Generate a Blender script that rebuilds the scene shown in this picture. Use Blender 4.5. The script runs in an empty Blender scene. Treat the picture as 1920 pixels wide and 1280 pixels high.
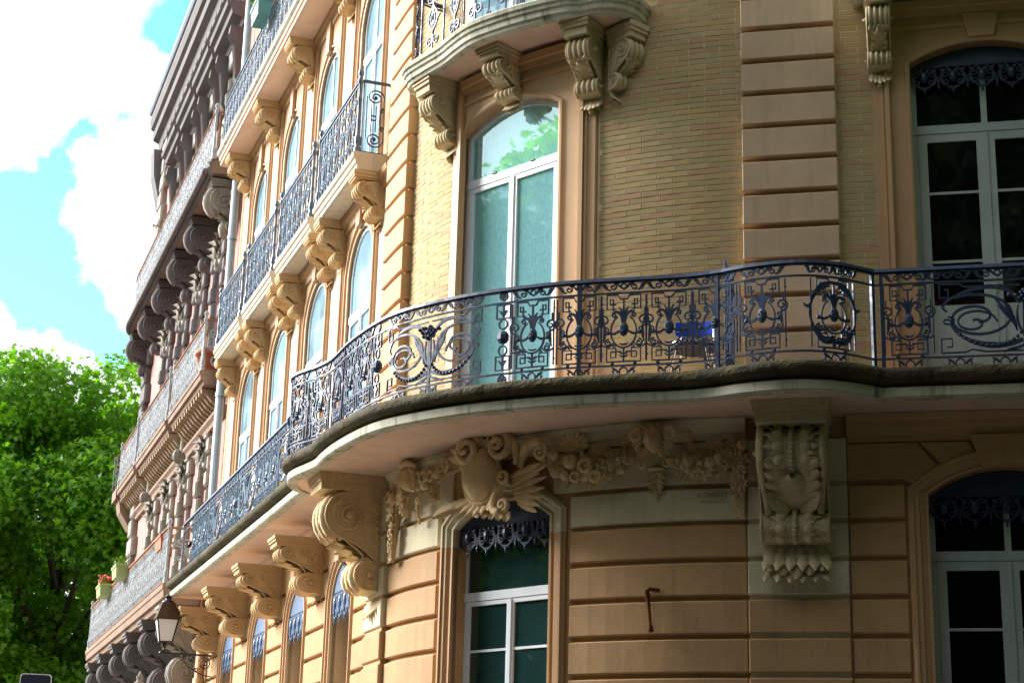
import bpy, bmesh, math, random
import numpy as np
from mathutils import Vector, Matrix, noise
from mathutils.geometry import tessellate_polygon
random.seed(7)
PI = math.pi
R = math.radians
sc = bpy.context.scene

# ---------------------------------------------------------------- camera
CAMP, CAMR, CAMF = 0.28947, 0.026862, 3240.5      # pitch, roll, focal length in photo pixels (1920 wide)
cam_d = bpy.data.cameras.new('camera')
cam = bpy.data.objects.new('camera', cam_d)
sc.collection.objects.link(cam)
_F = Vector((0, math.cos(CAMP), math.sin(CAMP)))
_U0 = Vector((0, -math.sin(CAMP), math.cos(CAMP)))
_R0 = Vector((1, 0, 0))
_RR = _R0 * math.cos(CAMR) + _U0 * math.sin(CAMR)
_UU = -_R0 * math.sin(CAMR) + _U0 * math.cos(CAMR)
cam.matrix_world = Matrix(((_RR.x, _UU.x, -_F.x, 0), (_RR.y, _UU.y, -_F.y, 0), (_RR.z, _UU.z, -_F.z, 1.6), (0, 0, 0, 1)))
cam_d.sensor_width = 36.0
cam_d.lens = CAMF / 1920 * 36
cam_d.clip_start = 0.1
cam_d.clip_end = 2000
sc.camera = cam

# ---------------------------------------------------------------- light
SUN_EL, SUN_AZ = R(28), R(-67)       # towards the open street on the left
world = bpy.data.worlds.new('World')
sc.world = world
world.use_nodes = True
wn, wl = world.node_tree.nodes, world.node_tree.links
wn.clear()
wout = wn.new('ShaderNodeOutputWorld')
bg = wn.new('ShaderNodeBackground')
bg.inputs['Strength'].default_value = 0.06
sky = wn.new('ShaderNodeTexSky')
sky.sky_type = 'NISHITA'
sky.sun_disc = False
sky.sun_elevation = SUN_EL
sky.sun_rotation = SUN_AZ
sky.air_density = 1.0
sky.dust_density = 0.3
sky.ozone_density = 2.0
tc = wn.new('ShaderNodeTexCoord')
# clouds: noise on the direction, opened where the blue gaps are
nz = wn.new('ShaderNodeTexNoise')
nz.inputs['Scale'].default_value = 7.0
nz.inputs['Detail'].default_value = 9
nz.inputs['Roughness'].default_value = 0.6
wl.new(tc.outputs['Generated'], nz.inputs['Vector'])
nbig = wn.new('ShaderNodeTexNoise')
nbig.inputs['Scale'].default_value = 2.2
nbig.inputs['Detail'].default_value = 3
wl.new(tc.outputs['Generated'], nbig.inputs['Vector'])
def wmath(op, a, b=None, c=None):
    n = wn.new('ShaderNodeMath'); n.operation = op
    for i, x in enumerate((a, b, c)):
        if x is None: continue
        if isinstance(x, (int, float)): n.inputs[i].default_value = x
        else: wl.new(x, n.inputs[i])
    return n.outputs[0]
cov = wmath('MULTIPLY_ADD', nbig.outputs['Fac'], 0.9, 0.17)
def ray_dir(px, py):
    return (_F * CAMF + _RR * (px - 960) - _UU * (py - 640)).normalized()
GAPS = [(330, 40, 55), (352, 70, 40), (15, 375, 55), (50, 420, 60), (25, 500, 60), (70, 470, 50), (110, 300, 34), (165, 262, 26), (225, 225, 22), (70, 345, 45),
        (110, 560, 45), (165, 610, 40), (60, 545, 45), (215, 640, 40), (-120, 450, 110), (-250, 380, 120), (430, -60, 70), (520, -160, 90)]
nw = wn.new('ShaderNodeTexNoise'); nw.inputs['Scale'].default_value = 26; nw.inputs['Detail'].default_value = 7; nw.inputs['Roughness'].default_value = 0.62
wl.new(tc.outputs['Generated'], nw.inputs['Vector'])
wv = wn.new('ShaderNodeVectorMath'); wv.operation = 'MULTIPLY_ADD'
wl.new(nw.outputs['Color'], wv.inputs[0]); wv.inputs[1].default_value = (0.042,) * 3
wo = wn.new('ShaderNodeVectorMath'); wo.operation = 'SUBTRACT'; wl.new(tc.outputs['Generated'], wo.inputs[0]); wo.inputs[1].default_value = (0.021,) * 3
wl.new(wo.outputs['Vector'], wv.inputs[2])
for gx, gy, gr in GAPS:
    d = ray_dir(gx, gy)
    vm = wn.new('ShaderNodeVectorMath'); vm.operation = 'DISTANCE'
    wl.new(wv.outputs['Vector'], vm.inputs[0]); vm.inputs[1].default_value = d
    mr = wn.new('ShaderNodeMapRange')
    mr.inputs['From Min'].default_value = gr / CAMF * 0.35; mr.inputs['From Max'].default_value = gr / CAMF * 1.7
    mr.inputs['To Min'].default_value = 0.42; mr.inputs['To Max'].default_value = 0.0
    wl.new(vm.outputs['Value'], mr.inputs['Value'])
    cov = wmath('SUBTRACT', cov, mr.outputs['Result'])
cl = wmath('ADD', cov, wmath('MULTIPLY_ADD', nz.outputs['Fac'], 1.1, -0.55))
ramp = wn.new('ShaderNodeMapRange')
ramp.inputs['From Min'].default_value = 0.36; ramp.inputs['From Max'].default_value = 0.52
wl.new(cl, ramp.inputs['Value'])
tint = wn.new('ShaderNodeMix'); tint.data_type = 'RGBA'; tint.blend_type = 'MULTIPLY'
tint.inputs['Factor'].default_value = 1.0
wl.new(sky.outputs['Color'], tint.inputs['A']); tint.inputs['B'].default_value = (1.55, 2.6, 1.9, 1)
mixc = wn.new('ShaderNodeMix'); mixc.data_type = 'RGBA'
wl.new(ramp.outputs['Result'], mixc.inputs['Factor'])
wl.new(tint.outputs['Result'], mixc.inputs['A'])
mixc.inputs['B'].default_value = (8.2, 8.4, 8.7, 1)
wl.new(mixc.outputs['Result'], bg.inputs['Color'])
wl.new(bg.outputs['Background'], wout.inputs['Surface'])

sun_d = bpy.data.lights.new('sun', 'SUN')
sun_d.energy = 4.8
sun_d.angle = R(32)
sun_d.color = (1.0, 0.985, 0.96)
sun = bpy.data.objects.new('sun', sun_d)
sc.collection.objects.link(sun)
_sd = Vector((math.sin(SUN_AZ) * math.cos(SUN_EL), math.cos(SUN_AZ) * math.cos(SUN_EL), math.sin(SUN_EL)))
sun.rotation_euler = (-_sd).to_track_quat('-Z', 'Y').to_euler()

sc.view_settings.view_transform = 'Standard'
sc.view_settings.look = 'None'
sc.view_settings.gamma = 1.0
sc.view_settings.use_curve_mapping = False
sc.view_settings.exposure = 1.3
sc.render.engine = 'CYCLES'
sc.cycles.max_bounces = 6
sc.cycles.diffuse_bounces = 3
sc.cycles.glossy_bounces = 3
sc.cycles.transparent_max_bounces = 8

# ---------------------------------------------------------------- plan of the corner building
AL, AR = -0.335658, -1.346381
nL = Vector((math.cos(AL), -math.sin(AL))); nR = Vector((-math.cos(AR), math.sin(AR)))
if nR.y < 0: nR = -nR
dL = Vector((math.sin(AL), math.cos(AL))); dR = -Vector((math.sin(AR), math.cos(AR)))
oL, oR, TT = 5.16, 16.38, 2.7
_det = nL.x * nR.y - nL.y * nR.x
CORNER = Vector(((oL * nR.y - nL.y * oR) / _det, (nL.x * oR - nR.x * oL) / _det))
ANG = AL - AR
RAD = TT / math.tan(ANG / 2)
PL, PR = CORNER + dL * TT, CORNER + dR * TT
OC = PL + nL * RAD
ARC = RAD * ANG

def frame2(s):
    """point, outward normal and tangent (growing s) of the wall line at arc length s"""
    if s < 0: return PL - dL * s, -nL, -dL
    if s > ARC: return PR + dR * (s - ARC), -nR, dR
    t = s / RAD
    n = -nL * math.cos(t) - dL * math.sin(t)
    return OC + n * RAD, n, Vector((-n.y, n.x))

def W(s, o, z):
    p, n, t = frame2(s)
    return Vector((p.x + n.x * o, p.y + n.y * o, z))

def FM(s, o, z):
    """matrix of a local frame on the wall: x against s, y outward, z up"""
    p, n, t = frame2(s)
    p = p + n * o
    return Matrix(((-t.x, n.x, 0, p.x), (-t.y, n.y, 0, p.y), (0, 0, 1, z), (0, 0, 0, 1)))

# ---------------------------------------------------------------- mesh builder
def ident(x, y, z): return Vector((x, y, z))

class MB:
    def __init__(self, f=W):
        self.v, self.f, self.map = [], [], f
    def add(self, vs, fs):
        k = len(self.v); m = self.map
        self.v.extend(m(*p) for p in vs)
        self.f.extend([tuple(i + k for i in q) for q in fs])
        return self
    def box(self, a0, a1, b0, b1, c0, c1, n=None):
        if n is None:
            n = 1
            if self.map is W and a1 > 0 and a0 < ARC: n = max(1, int(math.ceil((a1 - a0) / 0.22)))
        vs = []
        for i in range(n + 1):
            a = a0 + (a1 - a0) * i / n
            vs += [(a, b0, c0), (a, b1, c0), (a, b1, c1), (a, b0, c1)]
        fs = [(0, 1, 2, 3), (4 * n + 3, 4 * n + 2, 4 * n + 1, 4 * n)]
        for i in range(n):
            p = 4 * i
            for j in range(4):
                k = (j + 1) % 4
                fs.append((p + j, p + 4 + j, p + 4 + k, p + k))
        return self.add(vs, fs)
    def bevbox(self, a0, a1, b0, b1, c0, c1, e):
        """box with its front (b1) edges chamfered by e"""
        n = 1
        if self.map is W and a1 > 0 and a0 < ARC: n = max(1, int(math.ceil((a1 - a0) / 0.22)))
        cols = []
        xs = [a0] + [a0 + e + (a1 - a0 - 2 * e) * i / n for i in range(n + 1)] + [a1]
        vs = []
        for i, a in enumerate(xs):
            if i in (0, len(xs) - 1):
                prof = [(b0, c0), (b1 - e, c0), (b1 - e, c0 + e), (b1 - e, c1 - e), (b1 - e, c1), (b0, c1)]
            else:
                prof = [(b0, c0), (b1 - e, c0), (b1, c0 + e), (b1, c1 - e), (b1 - e, c1), (b0, c1)]
            vs += [(a, b, c) for b, c in prof]
        fs = [tuple(range(5, -1, -1)), tuple(range(6 * (len(xs) - 1), 6 * len(xs)))]
        for i in range(len(xs) - 1):
            p = 6 * i
            for j in range(5): fs.append((p + j, p + j + 1, p + 6 + j + 1, p + 6 + j))
        return self.add(vs, fs)
    def prism(self, poly, b0, b1):
        """polygon in (a, c) pushed from b0 to b1"""
        n = len(poly)
        vs = [(a, b0, c) for a, c in poly] + [(a, b1, c) for a, c in poly]
        tri = tessellate_polygon([[Vector((a, c, 0)) for a, c in poly]])
        fs = [tuple(t) for t in tri] + [tuple(i + n for i in t) for t in tri]
        fs += [(i, (i + 1) % n, n + (i + 1) % n, n + i) for i in range(n)]
        return self.add(vs, fs)
    def prism_x(self, poly, a0, a1):
        """polygon in (b, c) pushed along a"""
        n = len(poly)
        vs = [(a0, b, c) for b, c in poly] + [(a1, b, c) for b, c in poly]
        tri = tessellate_polygon([[Vector((b, c, 0)) for b, c in poly]])
        fs = [tuple(t) for t in tri] + [tuple(i + n for i in t) for t in tri]
        fs += [(i, (i + 1) % n, n + (i + 1) % n, n + i) for i in range(n)]
        return self.add(vs, fs)
    def sweep(self, prof, a0, a1, n=None):
        """open profile of (b, c) swept along a, with end caps"""
        if n is None:
            n = 1
            if self.map is W and a1 > 0 and a0 < ARC: n = max(1, int(math.ceil((a1 - a0) / 0.2)))
        m = len(prof); vs = []
        for i in range(n + 1):
            a = a0 + (a1 - a0) * i / n
            vs += [(a, b, c) for b, c in prof]
        fs = [(i * m + j, i * m + j + 1, (i + 1) * m + j + 1, (i + 1) * m + j) for i in range(n) for j in range(m - 1)]
        fs += [tuple(range(m)), tuple(range(n * m, n * m + m))]
        return self.add(vs, fs)
    def tube(self, pts, r, k=5, cap=True):
        pts = [Vector(p) for p in pts]
        n = len(pts); vs = []; up = None
        for i, p in enumerate(pts):
            t = (pts[min(i + 1, n - 1)] - pts[max(i - 1, 0)])
            if t.length < 1e-9: t = Vector((0, 0, 1))
            t.normalize()
            if up is None:
                up = Vector((0, 1, 0)) if abs(t.y) < 0.9 else Vector((1, 0, 0))
            x = up - t * up.dot(t)
            if x.length < 1e-6: x = t.orthogonal()
            x.normalize(); up = x; y = t.cross(x)
            rr = r[i] if hasattr(r, '__len__') else r
            vs += [tuple(p + (x * math.cos(2 * PI * j / k) + y * math.sin(2 * PI * j / k)) * rr) for j in range(k)]
        fs = [(i * k + j, i * k + (j + 1) % k, (i + 1) * k + (j + 1) % k, (i + 1) * k + j) for i in range(n - 1) for j in range(k)]
        if cap: fs += [tuple(range(k)), tuple(range((n - 1) * k, n * k))]
        return self.add(vs, fs)
    def bar(self, pts, w, d):
        """flat bar in the (a, c) plane: width w in the plane, depth from b=-d to d; pts are (a, c)"""
        n = len(pts); vs = []
        for i, (a, c) in enumerate(pts):
            p, q = pts[max(i - 1, 0)], pts[min(i + 1, n - 1)]
            ta, tcx = q[0] - p[0], q[1] - p[1]; l = math.hypot(ta, tcx) or 1
            na, nc = -tcx / l, ta / l
            ww = (w[i] if hasattr(w, '__len__') else w) / 2
            vs += [(a + na * ww, -d, c + nc * ww), (a - na * ww, -d, c - nc * ww), (a - na * ww, d, c - nc * ww), (a + na * ww, d, c + nc * ww)]
        fs = [(4 * i + j, 4 * i + (j + 1) % 4, 4 * i + 4 + (j + 1) % 4, 4 * i + 4 + j) for i in range(n - 1) for j in range(4)]
        fs += [(0, 1, 2, 3), (4 * n - 1, 4 * n - 2, 4 * n - 3, 4 * n - 4)]
        return self.add(vs, fs)
    def blob(self, c, r, nu=8, nv=5, jit=0.0):
        if not hasattr(r, '__len__'): r = (r, r, r)
        vs = []; fs = []
        for i in range(nv + 1):
            th = PI * i / nv
            for j in range(nu):
                ph = 2 * PI * j / nu; q = 1 + (random.uniform(-jit, jit) if jit else 0)
                vs.append((c[0] + r[0] * math.sin(th) * math.cos(ph) * q, c[1] + r[1] * math.sin(th) * math.sin(ph) * q, c[2] + r[2] * math.cos(th) * q))
        for i in range(nv):
            for j in range(nu):
                fs.append((i * nu + j, i * nu + (j + 1) % nu, (i + 1) * nu + (j + 1) % nu, (i + 1) * nu + j))
        return self.add(vs, fs)
    def lathe(self, prof, c=(0, 0, 0), k=10):
        """profile (radius, height)"""
        m = len(prof); vs = []
        for r, h in prof:
            vs += [(c[0] + r * math.cos(2 * PI * j / k), c[1] + r * math.sin(2 * PI * j / k), c[2] + h) for j in range(k)]
        fs = [(i * k + j, i * k + (j + 1) % k, (i + 1) * k + (j + 1) % k, (i + 1) * k + j) for i in range(m - 1) for j in range(k)]
        fs += [tuple(range(k)), tuple(range((m - 1) * k, m * k))]
        return self.add(vs, fs)
    def grid(self, fn, nu, nv):
        vs = [fn(i / nu, j / nv) for i in range(nu + 1) for j in range(nv + 1)]
        fs = [(i * (nv + 1) + j, i * (nv + 1) + j + 1, (i + 1) * (nv + 1) + j + 1, (i + 1) * (nv + 1) + j) for i in range(nu) for j in range(nv)]
        return self.add(vs, fs)
    def leaf(self, base, d, side, up, L, wd, curl=0.4, n=4, lobes=True):
        """a carved leaf: a cupped blade with ribs running from base along d"""
        base, d, side, up = Vector(base), Vector(d).normalized(), Vector(side).normalized(), Vector(up).normalized()
        def fn(u, v):
            x = (v - 0.5) * 2
            w = wd * (math.sin(PI * min(1, u * 0.82 + 0.16)) ** 0.7) * (1 + (0.16 * math.cos(u * 6 * PI) if lobes else 0))
            h = up * (curl * L * u * u + 0.12 * wd - 0.30 * wd * x * x + 0.05 * wd * (1 if abs(x) < 0.1 else 0))
            return tuple(base + d * (L * u) + side * (x * w) + h)
        return self.grid(fn, n + 3, 4)
    def mesh(self, name, smooth=False):
        me = bpy.data.meshes.new(name)
        me.from_pydata([tuple(p) for p in self.v], [], self.f)
        if smooth: me.polygons.foreach_set('use_smooth', [True] * len(me.polygons))
        me.update()
        return me

# ---------------------------------------------------------------- objects
col = sc.collection
WM = {}
def put(name, me, mat, parent=None, M=None):
    o = bpy.data.objects.new(name, me)
    if mat is not None and me is not None:
        if len(me.materials) == 0: me.materials.append(mat)
        elif me.materials[0] is not mat:
            o.material_slots[0].link = 'OBJECT'; o.material_slots[0].material = mat
    col.objects.link(o)
    M = M if M is not None else Matrix.Identity(4)
    if parent is not None:
        o.parent = parent
        o.matrix_parent_inverse = WM[parent.name].inverted()
    o.matrix_basis = M
    WM[o.name] = M.copy()
    return o
def obj(name, mb, mat, parent=None, smooth=False, M=None):
    return put(name, mb.mesh(name, smooth), mat, parent, M)
def thing(name, loc, label, cat, group=None):
    o = put(name, None, None, None, Matrix.Translation(loc))
    o['label'] = label; o['category'] = cat
    if group: o['group'] = group
    return o
def tag(o, label=None, cat=None, group=None, kind=None):
    for k, v in (('label', label), ('category', cat), ('group', group), ('kind', kind)):
        if v: o[k] = v
    return o

# ---------------------------------------------------------------- materials
def newmat(name):
    m = bpy.data.materials.new(name); m.use_nodes = True
    nt = m.node_tree
    return m, nt, nt.nodes['Principled BSDF']
def mth(nt, op, a, b=None):
    n = nt.nodes.new('ShaderNodeMath'); n.operation = op
    for i, x in enumerate((a, b)):
        if x is None: continue
        if isinstance(x, (int, float)): n.inputs[i].default_value = x
        else: nt.links.new(x, n.inputs[i])
    return n.outputs[0]
def noise_n(nt, scale, detail=4, rough=0.55, squash=None, coord='Object'):
    t = nt.nodes.new('ShaderNodeTexCoord'); src = t.outputs[coord]
    if squash:
        mp = nt.nodes.new('ShaderNodeMapping'); mp.inputs['Scale'].default_value = squash
        nt.links.new(src, mp.inputs['Vector']); src = mp.outputs['Vector']
    n = nt.nodes.new('ShaderNodeTexNoise')
    n.inputs['Scale'].default_value = scale; n.inputs['Detail'].default_value = detail; n.inputs['Roughness'].default_value = rough
    nt.links.new(src, n.inputs['Vector'])
    return n.outputs['Fac']
def mixcol(nt, fac, a, b, blend='MIX'):
    n = nt.nodes.new('ShaderNodeMix'); n.data_type = 'RGBA'; n.blend_type = blend
    for s, x in (('Factor', fac), ('A', a), ('B', b)):
        if isinstance(x, (int, float)): n.inputs[s].default_value = x
        elif isinstance(x, tuple): n.inputs[s].default_value = (x[0], x[1], x[2], 1)
        else: nt.links.new(x, n.inputs[s])
    return n.outputs['Result']
def ramp_n(nt, x, lo, hi, a=0.0, b=1.0):
    n = nt.nodes.new('ShaderNodeMapRange')
    n.inputs['From Min'].default_value = lo; n.inputs['From Max'].default_value = hi
    n.inputs['To Min'].default_value = a; n.inputs['To Max'].default_value = b
    nt.links.new(x, n.inputs['Value'])
    return n.outputs['Result']
def stone(name, base, var=0.12, rough=0.85, streak=None, streak_amt=0.0, spot=None, spot_amt=0.0, bump=0.15, bscale=40, rnd=0.0, spec=0.25):
    m, nt, b = newmat(name)
    c = mixcol(nt, ramp_n(nt, noise_n(nt, 1.7, 5, 0.6), 0.3, 0.7), tuple(x * (1 - var) for x in base), tuple(min(1, x * (1 + var)) for x in base))
    c = mixcol(nt, ramp_n(nt, noise_n(nt, 14, 4, 0.65), 0.35, 0.75, 0, 0.35), c, tuple(x * 0.8 for x in base))
    if rnd:
        oi = nt.nodes.new('ShaderNodeObjectInfo')
        hsv = nt.nodes.new('ShaderNodeHueSaturation')
        nt.links.new(ramp_n(nt, oi.outputs['Random'], 0, 1, 1 - rnd, 1 + rnd), hsv.inputs['Value'])
        nt.links.new(c, hsv.inputs['Color']); c = hsv.outputs['Color']
    if streak:
        f = ramp_n(nt, noise_n(nt, 1.0, 6, 0.65, (9, 9, 0.8)), 0.52, 0.72, 0, streak_amt)
        c = mixcol(nt, f, c, streak)
    if spot:
        f = ramp_n(nt, noise_n(nt, 3.2, 7, 0.7), 0.52, 0.68, 0, spot_amt)
        c = mixcol(nt, f, c, spot)
    nt.links.new(c, b.inputs['Base Color'])
    b.inputs['Roughness'].default_value = rough
    b.inputs['Specular IOR Level'].default_value = spec
    if bump:
        bp = nt.nodes.new('ShaderNodeBump'); bp.inputs['Strength'].default_value = bump; bp.inputs['Distance'].default_value = 0.01
        nt.links.new(noise_n(nt, bscale, 5, 0.7), bp.inputs['Height']); nt.links.new(bp.outputs['Normal'], b.inputs['Normal'])
    return m
def plain(name, base, rough=0.5, metal=0.0, spec=0.5, var=0.1, vscale=8, ior=None, bump=0.0):
    m, nt, b = newmat(name)
    c = mixcol(nt, ramp_n(nt, noise_n(nt, vscale, 4, 0.6), 0.3, 0.7), tuple(x * (1 - var) for x in base), tuple(min(1, x * (1 + var)) for x in base))
    nt.links.new(c, b.inputs['Base Color'])
    b.inputs['Roughness'].default_value = rough; b.inputs['Metallic'].default_value = metal
    b.inputs['Specular IOR Level'].default_value = spec
    if ior: b.inputs['IOR'].default_value = ior
    if bump:
        bp = nt.nodes.new('ShaderNodeBump'); bp.inputs['Strength'].default_value = bump; bp.inputs['Distance'].default_value = 0.004
        nt.links.new(noise_n(nt, 60, 4, 0.6), bp.inputs['Height']); nt.links.new(bp.outputs['Normal'], b.inputs['Normal'])
    return m

M_STUCCO = stone('peach_render', (0.72, 0.50, 0.31), 0.08, streak=(0.5, 0.34, 0.22), streak_amt=0.25)
M_TRIM = stone('ochre_painted_trim', (0.60, 0.37, 0.19), 0.08, rough=0.6, streak=(0.4, 0.24, 0.12), streak_amt=0.2, bump=0.08, spec=0.4)
M_BLOCK = stone('painted_rusticated_stone', (0.58, 0.355, 0.175), 0.10, rough=0.75, streak=(0.36, 0.22, 0.12), streak_amt=0.4, spot=(0.48, 0.30, 0.17), spot_amt=0.35, rnd=0.05, spec=0.3, bump=0.25)
M_PALE = stone('pale_limestone', (0.76, 0.68, 0.47), 0.12, streak=(0.38, 0.36, 0.26), streak_amt=0.35, spot=(0.42, 0.42, 0.32), spot_amt=0.3, rnd=0.05)
M_CARVE = stone('carved_limestone', (0.78, 0.59, 0.34), 0.2, streak=(0.24, 0.18, 0.10), streak_amt=0.45, spot=(0.36, 0.26, 0.15), spot_amt=0.5, bump=0.25, bscale=55)
M_CONS = stone('ochre_carved_stone', (0.68, 0.48, 0.26), 0.1, spot=(0.44, 0.33, 0.19), spot_amt=0.25, bump=0.2, bscale=60)
M_GREENC = stone('weathered_carved_stone', (0.66, 0.54, 0.34), 0.15, streak=(0.16, 0.18, 0.11), streak_amt=0.5, spot=(0.25, 0.26, 0.16), spot_amt=0.4, bump=0.25, bscale=50)
M_SOFFIT = stone('pink_soffit_paint', (0.82, 0.60, 0.46), 0.08, spot=(0.5, 0.29, 0.16), spot_amt=0.3, bump=0.1)
M_FASCIA = stone('stained_pale_fascia', (0.60, 0.58, 0.46), 0.15, streak=(0.07, 0.08, 0.05), streak_amt=0.9, spot=(0.30, 0.36, 0.24), spot_amt=0.65)
M_LEDGE = stone('cream_balcony_stone', (0.72, 0.62, 0.47), 0.1, streak=(0.33, 0.27, 0.18), streak_amt=0.5)
M_MOSS = stone('mossy_balcony_edge', (0.085, 0.072, 0.04), 0.6, streak=(0.010, 0.010, 0.008), streak_amt=0.9, spot=(0.15, 0.135, 0.035), spot_amt=0.6, bump=1.0, bscale=28)
M_MORTAR = stone('pale_mortar', (0.86, 0.74, 0.47), 0.12, spot=(0.5, 0.48, 0.33), spot_amt=0.4)
M_IRON = plain('blue_black_iron_paint', (0.024, 0.05, 0.115), 0.36, 0.0, 0.55, 0.3, 25)
def rusted(m, amt):
    nt = m.node_tree; b = nt.nodes['Principled BSDF']; l = b.inputs['Base Color'].links[0].from_socket
    nt.links.new(mixcol(nt, ramp_n(nt, noise_n(nt, 11, 6, 0.7), 0.58, 0.70, 0, amt), l, (0.10, 0.055, 0.035)), b.inputs['Base Color'])
    nt.links.new(ramp_n(nt, noise_n(nt, 9, 4, 0.6), 0.35, 0.7, 0.3, 0.75), b.inputs['Roughness'])
rusted(M_IRON, 0.55)
M_IRONB = plain('sky_lit_iron_paint', (0.07, 0.13, 0.21), 0.35, 0.0, 0.7, 0.3, 20)  # paler iron for the long front, sky reflection put into its colour
M_BLACK = plain('black_iron', (0.012, 0.012, 0.014), 0.45, 0.0, 0.5, 0.3, 20)
M_WHITEFR = plain('white_aluminium_frame', (0.82, 0.87, 0.92), 0.32, 0.0, 0.5, 0.04, 6)
M_GREENFR = stone('old_grey_green_frame_paint', (0.50, 0.58, 0.55), 0.1, rough=0.5, streak=(0.3, 0.32, 0.28), streak_amt=0.3, bump=0.1)
M_ZINC = plain('zinc_pipe', (0.30, 0.38, 0.46), 0.4, 0.3, 0.5, 0.12, 5)
M_RUST = stone('rusty_iron', (0.20, 0.075, 0.03), 0.4, rough=0.9, spot=(0.05, 0.03, 0.02), spot_amt=0.8)
M_TERRA = plain('terracotta_pot', (0.52, 0.15, 0.07), 0.7, 0, 0.3, 0.12, 9)
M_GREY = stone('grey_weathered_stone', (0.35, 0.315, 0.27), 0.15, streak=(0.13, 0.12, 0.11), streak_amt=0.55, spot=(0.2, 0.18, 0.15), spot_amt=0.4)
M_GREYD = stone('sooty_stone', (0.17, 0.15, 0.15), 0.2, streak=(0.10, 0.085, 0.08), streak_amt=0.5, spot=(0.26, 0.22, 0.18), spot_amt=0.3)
M_BROWN = stone('brown_weathered_stone', (0.30, 0.20, 0.14), 0.2, streak=(0.11, 0.07, 0.05), streak_amt=0.5)
M_WIRON = stone('peeling_white_cast_iron', (0.40, 0.43, 0.45), 0.12, rough=0.6, spot=(0.28, 0.15, 0.07), spot_amt=0.35, bump=0.15)
M_RAILR = stone('rusty_handrail', (0.33, 0.17, 0.09), 0.3, rough=0.8)

def glass(name, base, ior=2.2, rough=0.03, amp=0.012):
    m, nt, b = newmat(name)
    oi = nt.nodes.new('ShaderNodeObjectInfo')
    c = mixcol(nt, mth(nt, 'MULTIPLY', oi.outputs['Random'], ramp_n(nt, noise_n(nt, 2.0, 2), 0.3, 0.6)), tuple(x * 1.3 for x in base), tuple(x * 0.5 for x in base))
    nt.links.new(c, b.inputs['Base Color'])
    b.inputs['Roughness'].default_value = rough; b.inputs['IOR'].default_value = ior
    bp = nt.nodes.new('ShaderNodeBump'); bp.inputs['Strength'].default_value = 0.05; bp.inputs['Distance'].default_value = amp
    nt.links.new(noise_n(nt, 2.5, 1), bp.inputs['Height']); nt.links.new(bp.outputs['Normal'], b.inputs['Normal'])
    return m
def coated(name, tint, refl, fac):
    m, nt, b = newmat(name)
    tr = nt.nodes.new('ShaderNodeBsdfTransparent'); tr.inputs['Color'].default_value = tint + (1,)
    gl = nt.nodes.new('ShaderNodeBsdfGlossy'); gl.inputs['Color'].default_value = refl + (1,); gl.inputs['Roughness'].default_value = 0.02
    bp = nt.nodes.new('ShaderNodeBump'); bp.inputs['Strength'].default_value = 0.06; bp.inputs['Distance'].default_value = 0.01
    nt.links.new(noise_n(nt, 2.0, 1), bp.inputs['Height']); nt.links.new(bp.outputs['Normal'], gl.inputs['Normal'])
    lw = nt.nodes.new('ShaderNodeFresnel'); lw.inputs['IOR'].default_value = 1.6
    mx = nt.nodes.new('ShaderNodeMixShader')
    nt.links.new(mth(nt, 'ADD', lw.outputs[0], fac), mx.inputs[0]); nt.links.new(tr.outputs[0], mx.inputs[1]); nt.links.new(gl.outputs[0], mx.inputs[2])
    # cyan veil: reflected sky brightness painted into the pane
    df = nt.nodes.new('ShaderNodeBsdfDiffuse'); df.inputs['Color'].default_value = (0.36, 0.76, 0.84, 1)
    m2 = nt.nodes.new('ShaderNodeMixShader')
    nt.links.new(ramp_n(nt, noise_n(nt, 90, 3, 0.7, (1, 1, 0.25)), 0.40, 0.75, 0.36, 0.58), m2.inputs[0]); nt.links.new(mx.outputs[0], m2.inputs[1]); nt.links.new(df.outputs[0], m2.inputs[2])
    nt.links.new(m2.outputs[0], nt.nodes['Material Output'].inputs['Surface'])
    return m
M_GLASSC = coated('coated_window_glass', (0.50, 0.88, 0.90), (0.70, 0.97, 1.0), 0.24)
M_GLASSD = glass('dark_window_glass', (0.003, 0.004, 0.005), 1.30)
M_GLASSG = glass('green_window_glass', (0.012, 0.035, 0.035), 1.8)
M_GLASSL = glass('bright_window_glass', (0.26, 0.44, 0.54), 3.0)  # pale blue base stands in for sky reflected in the panes
M_GLASSL.node_tree.nodes['Principled BSDF'].inputs['Specular Tint'].default_value = (0.75, 0.96, 1.0, 1)

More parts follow.
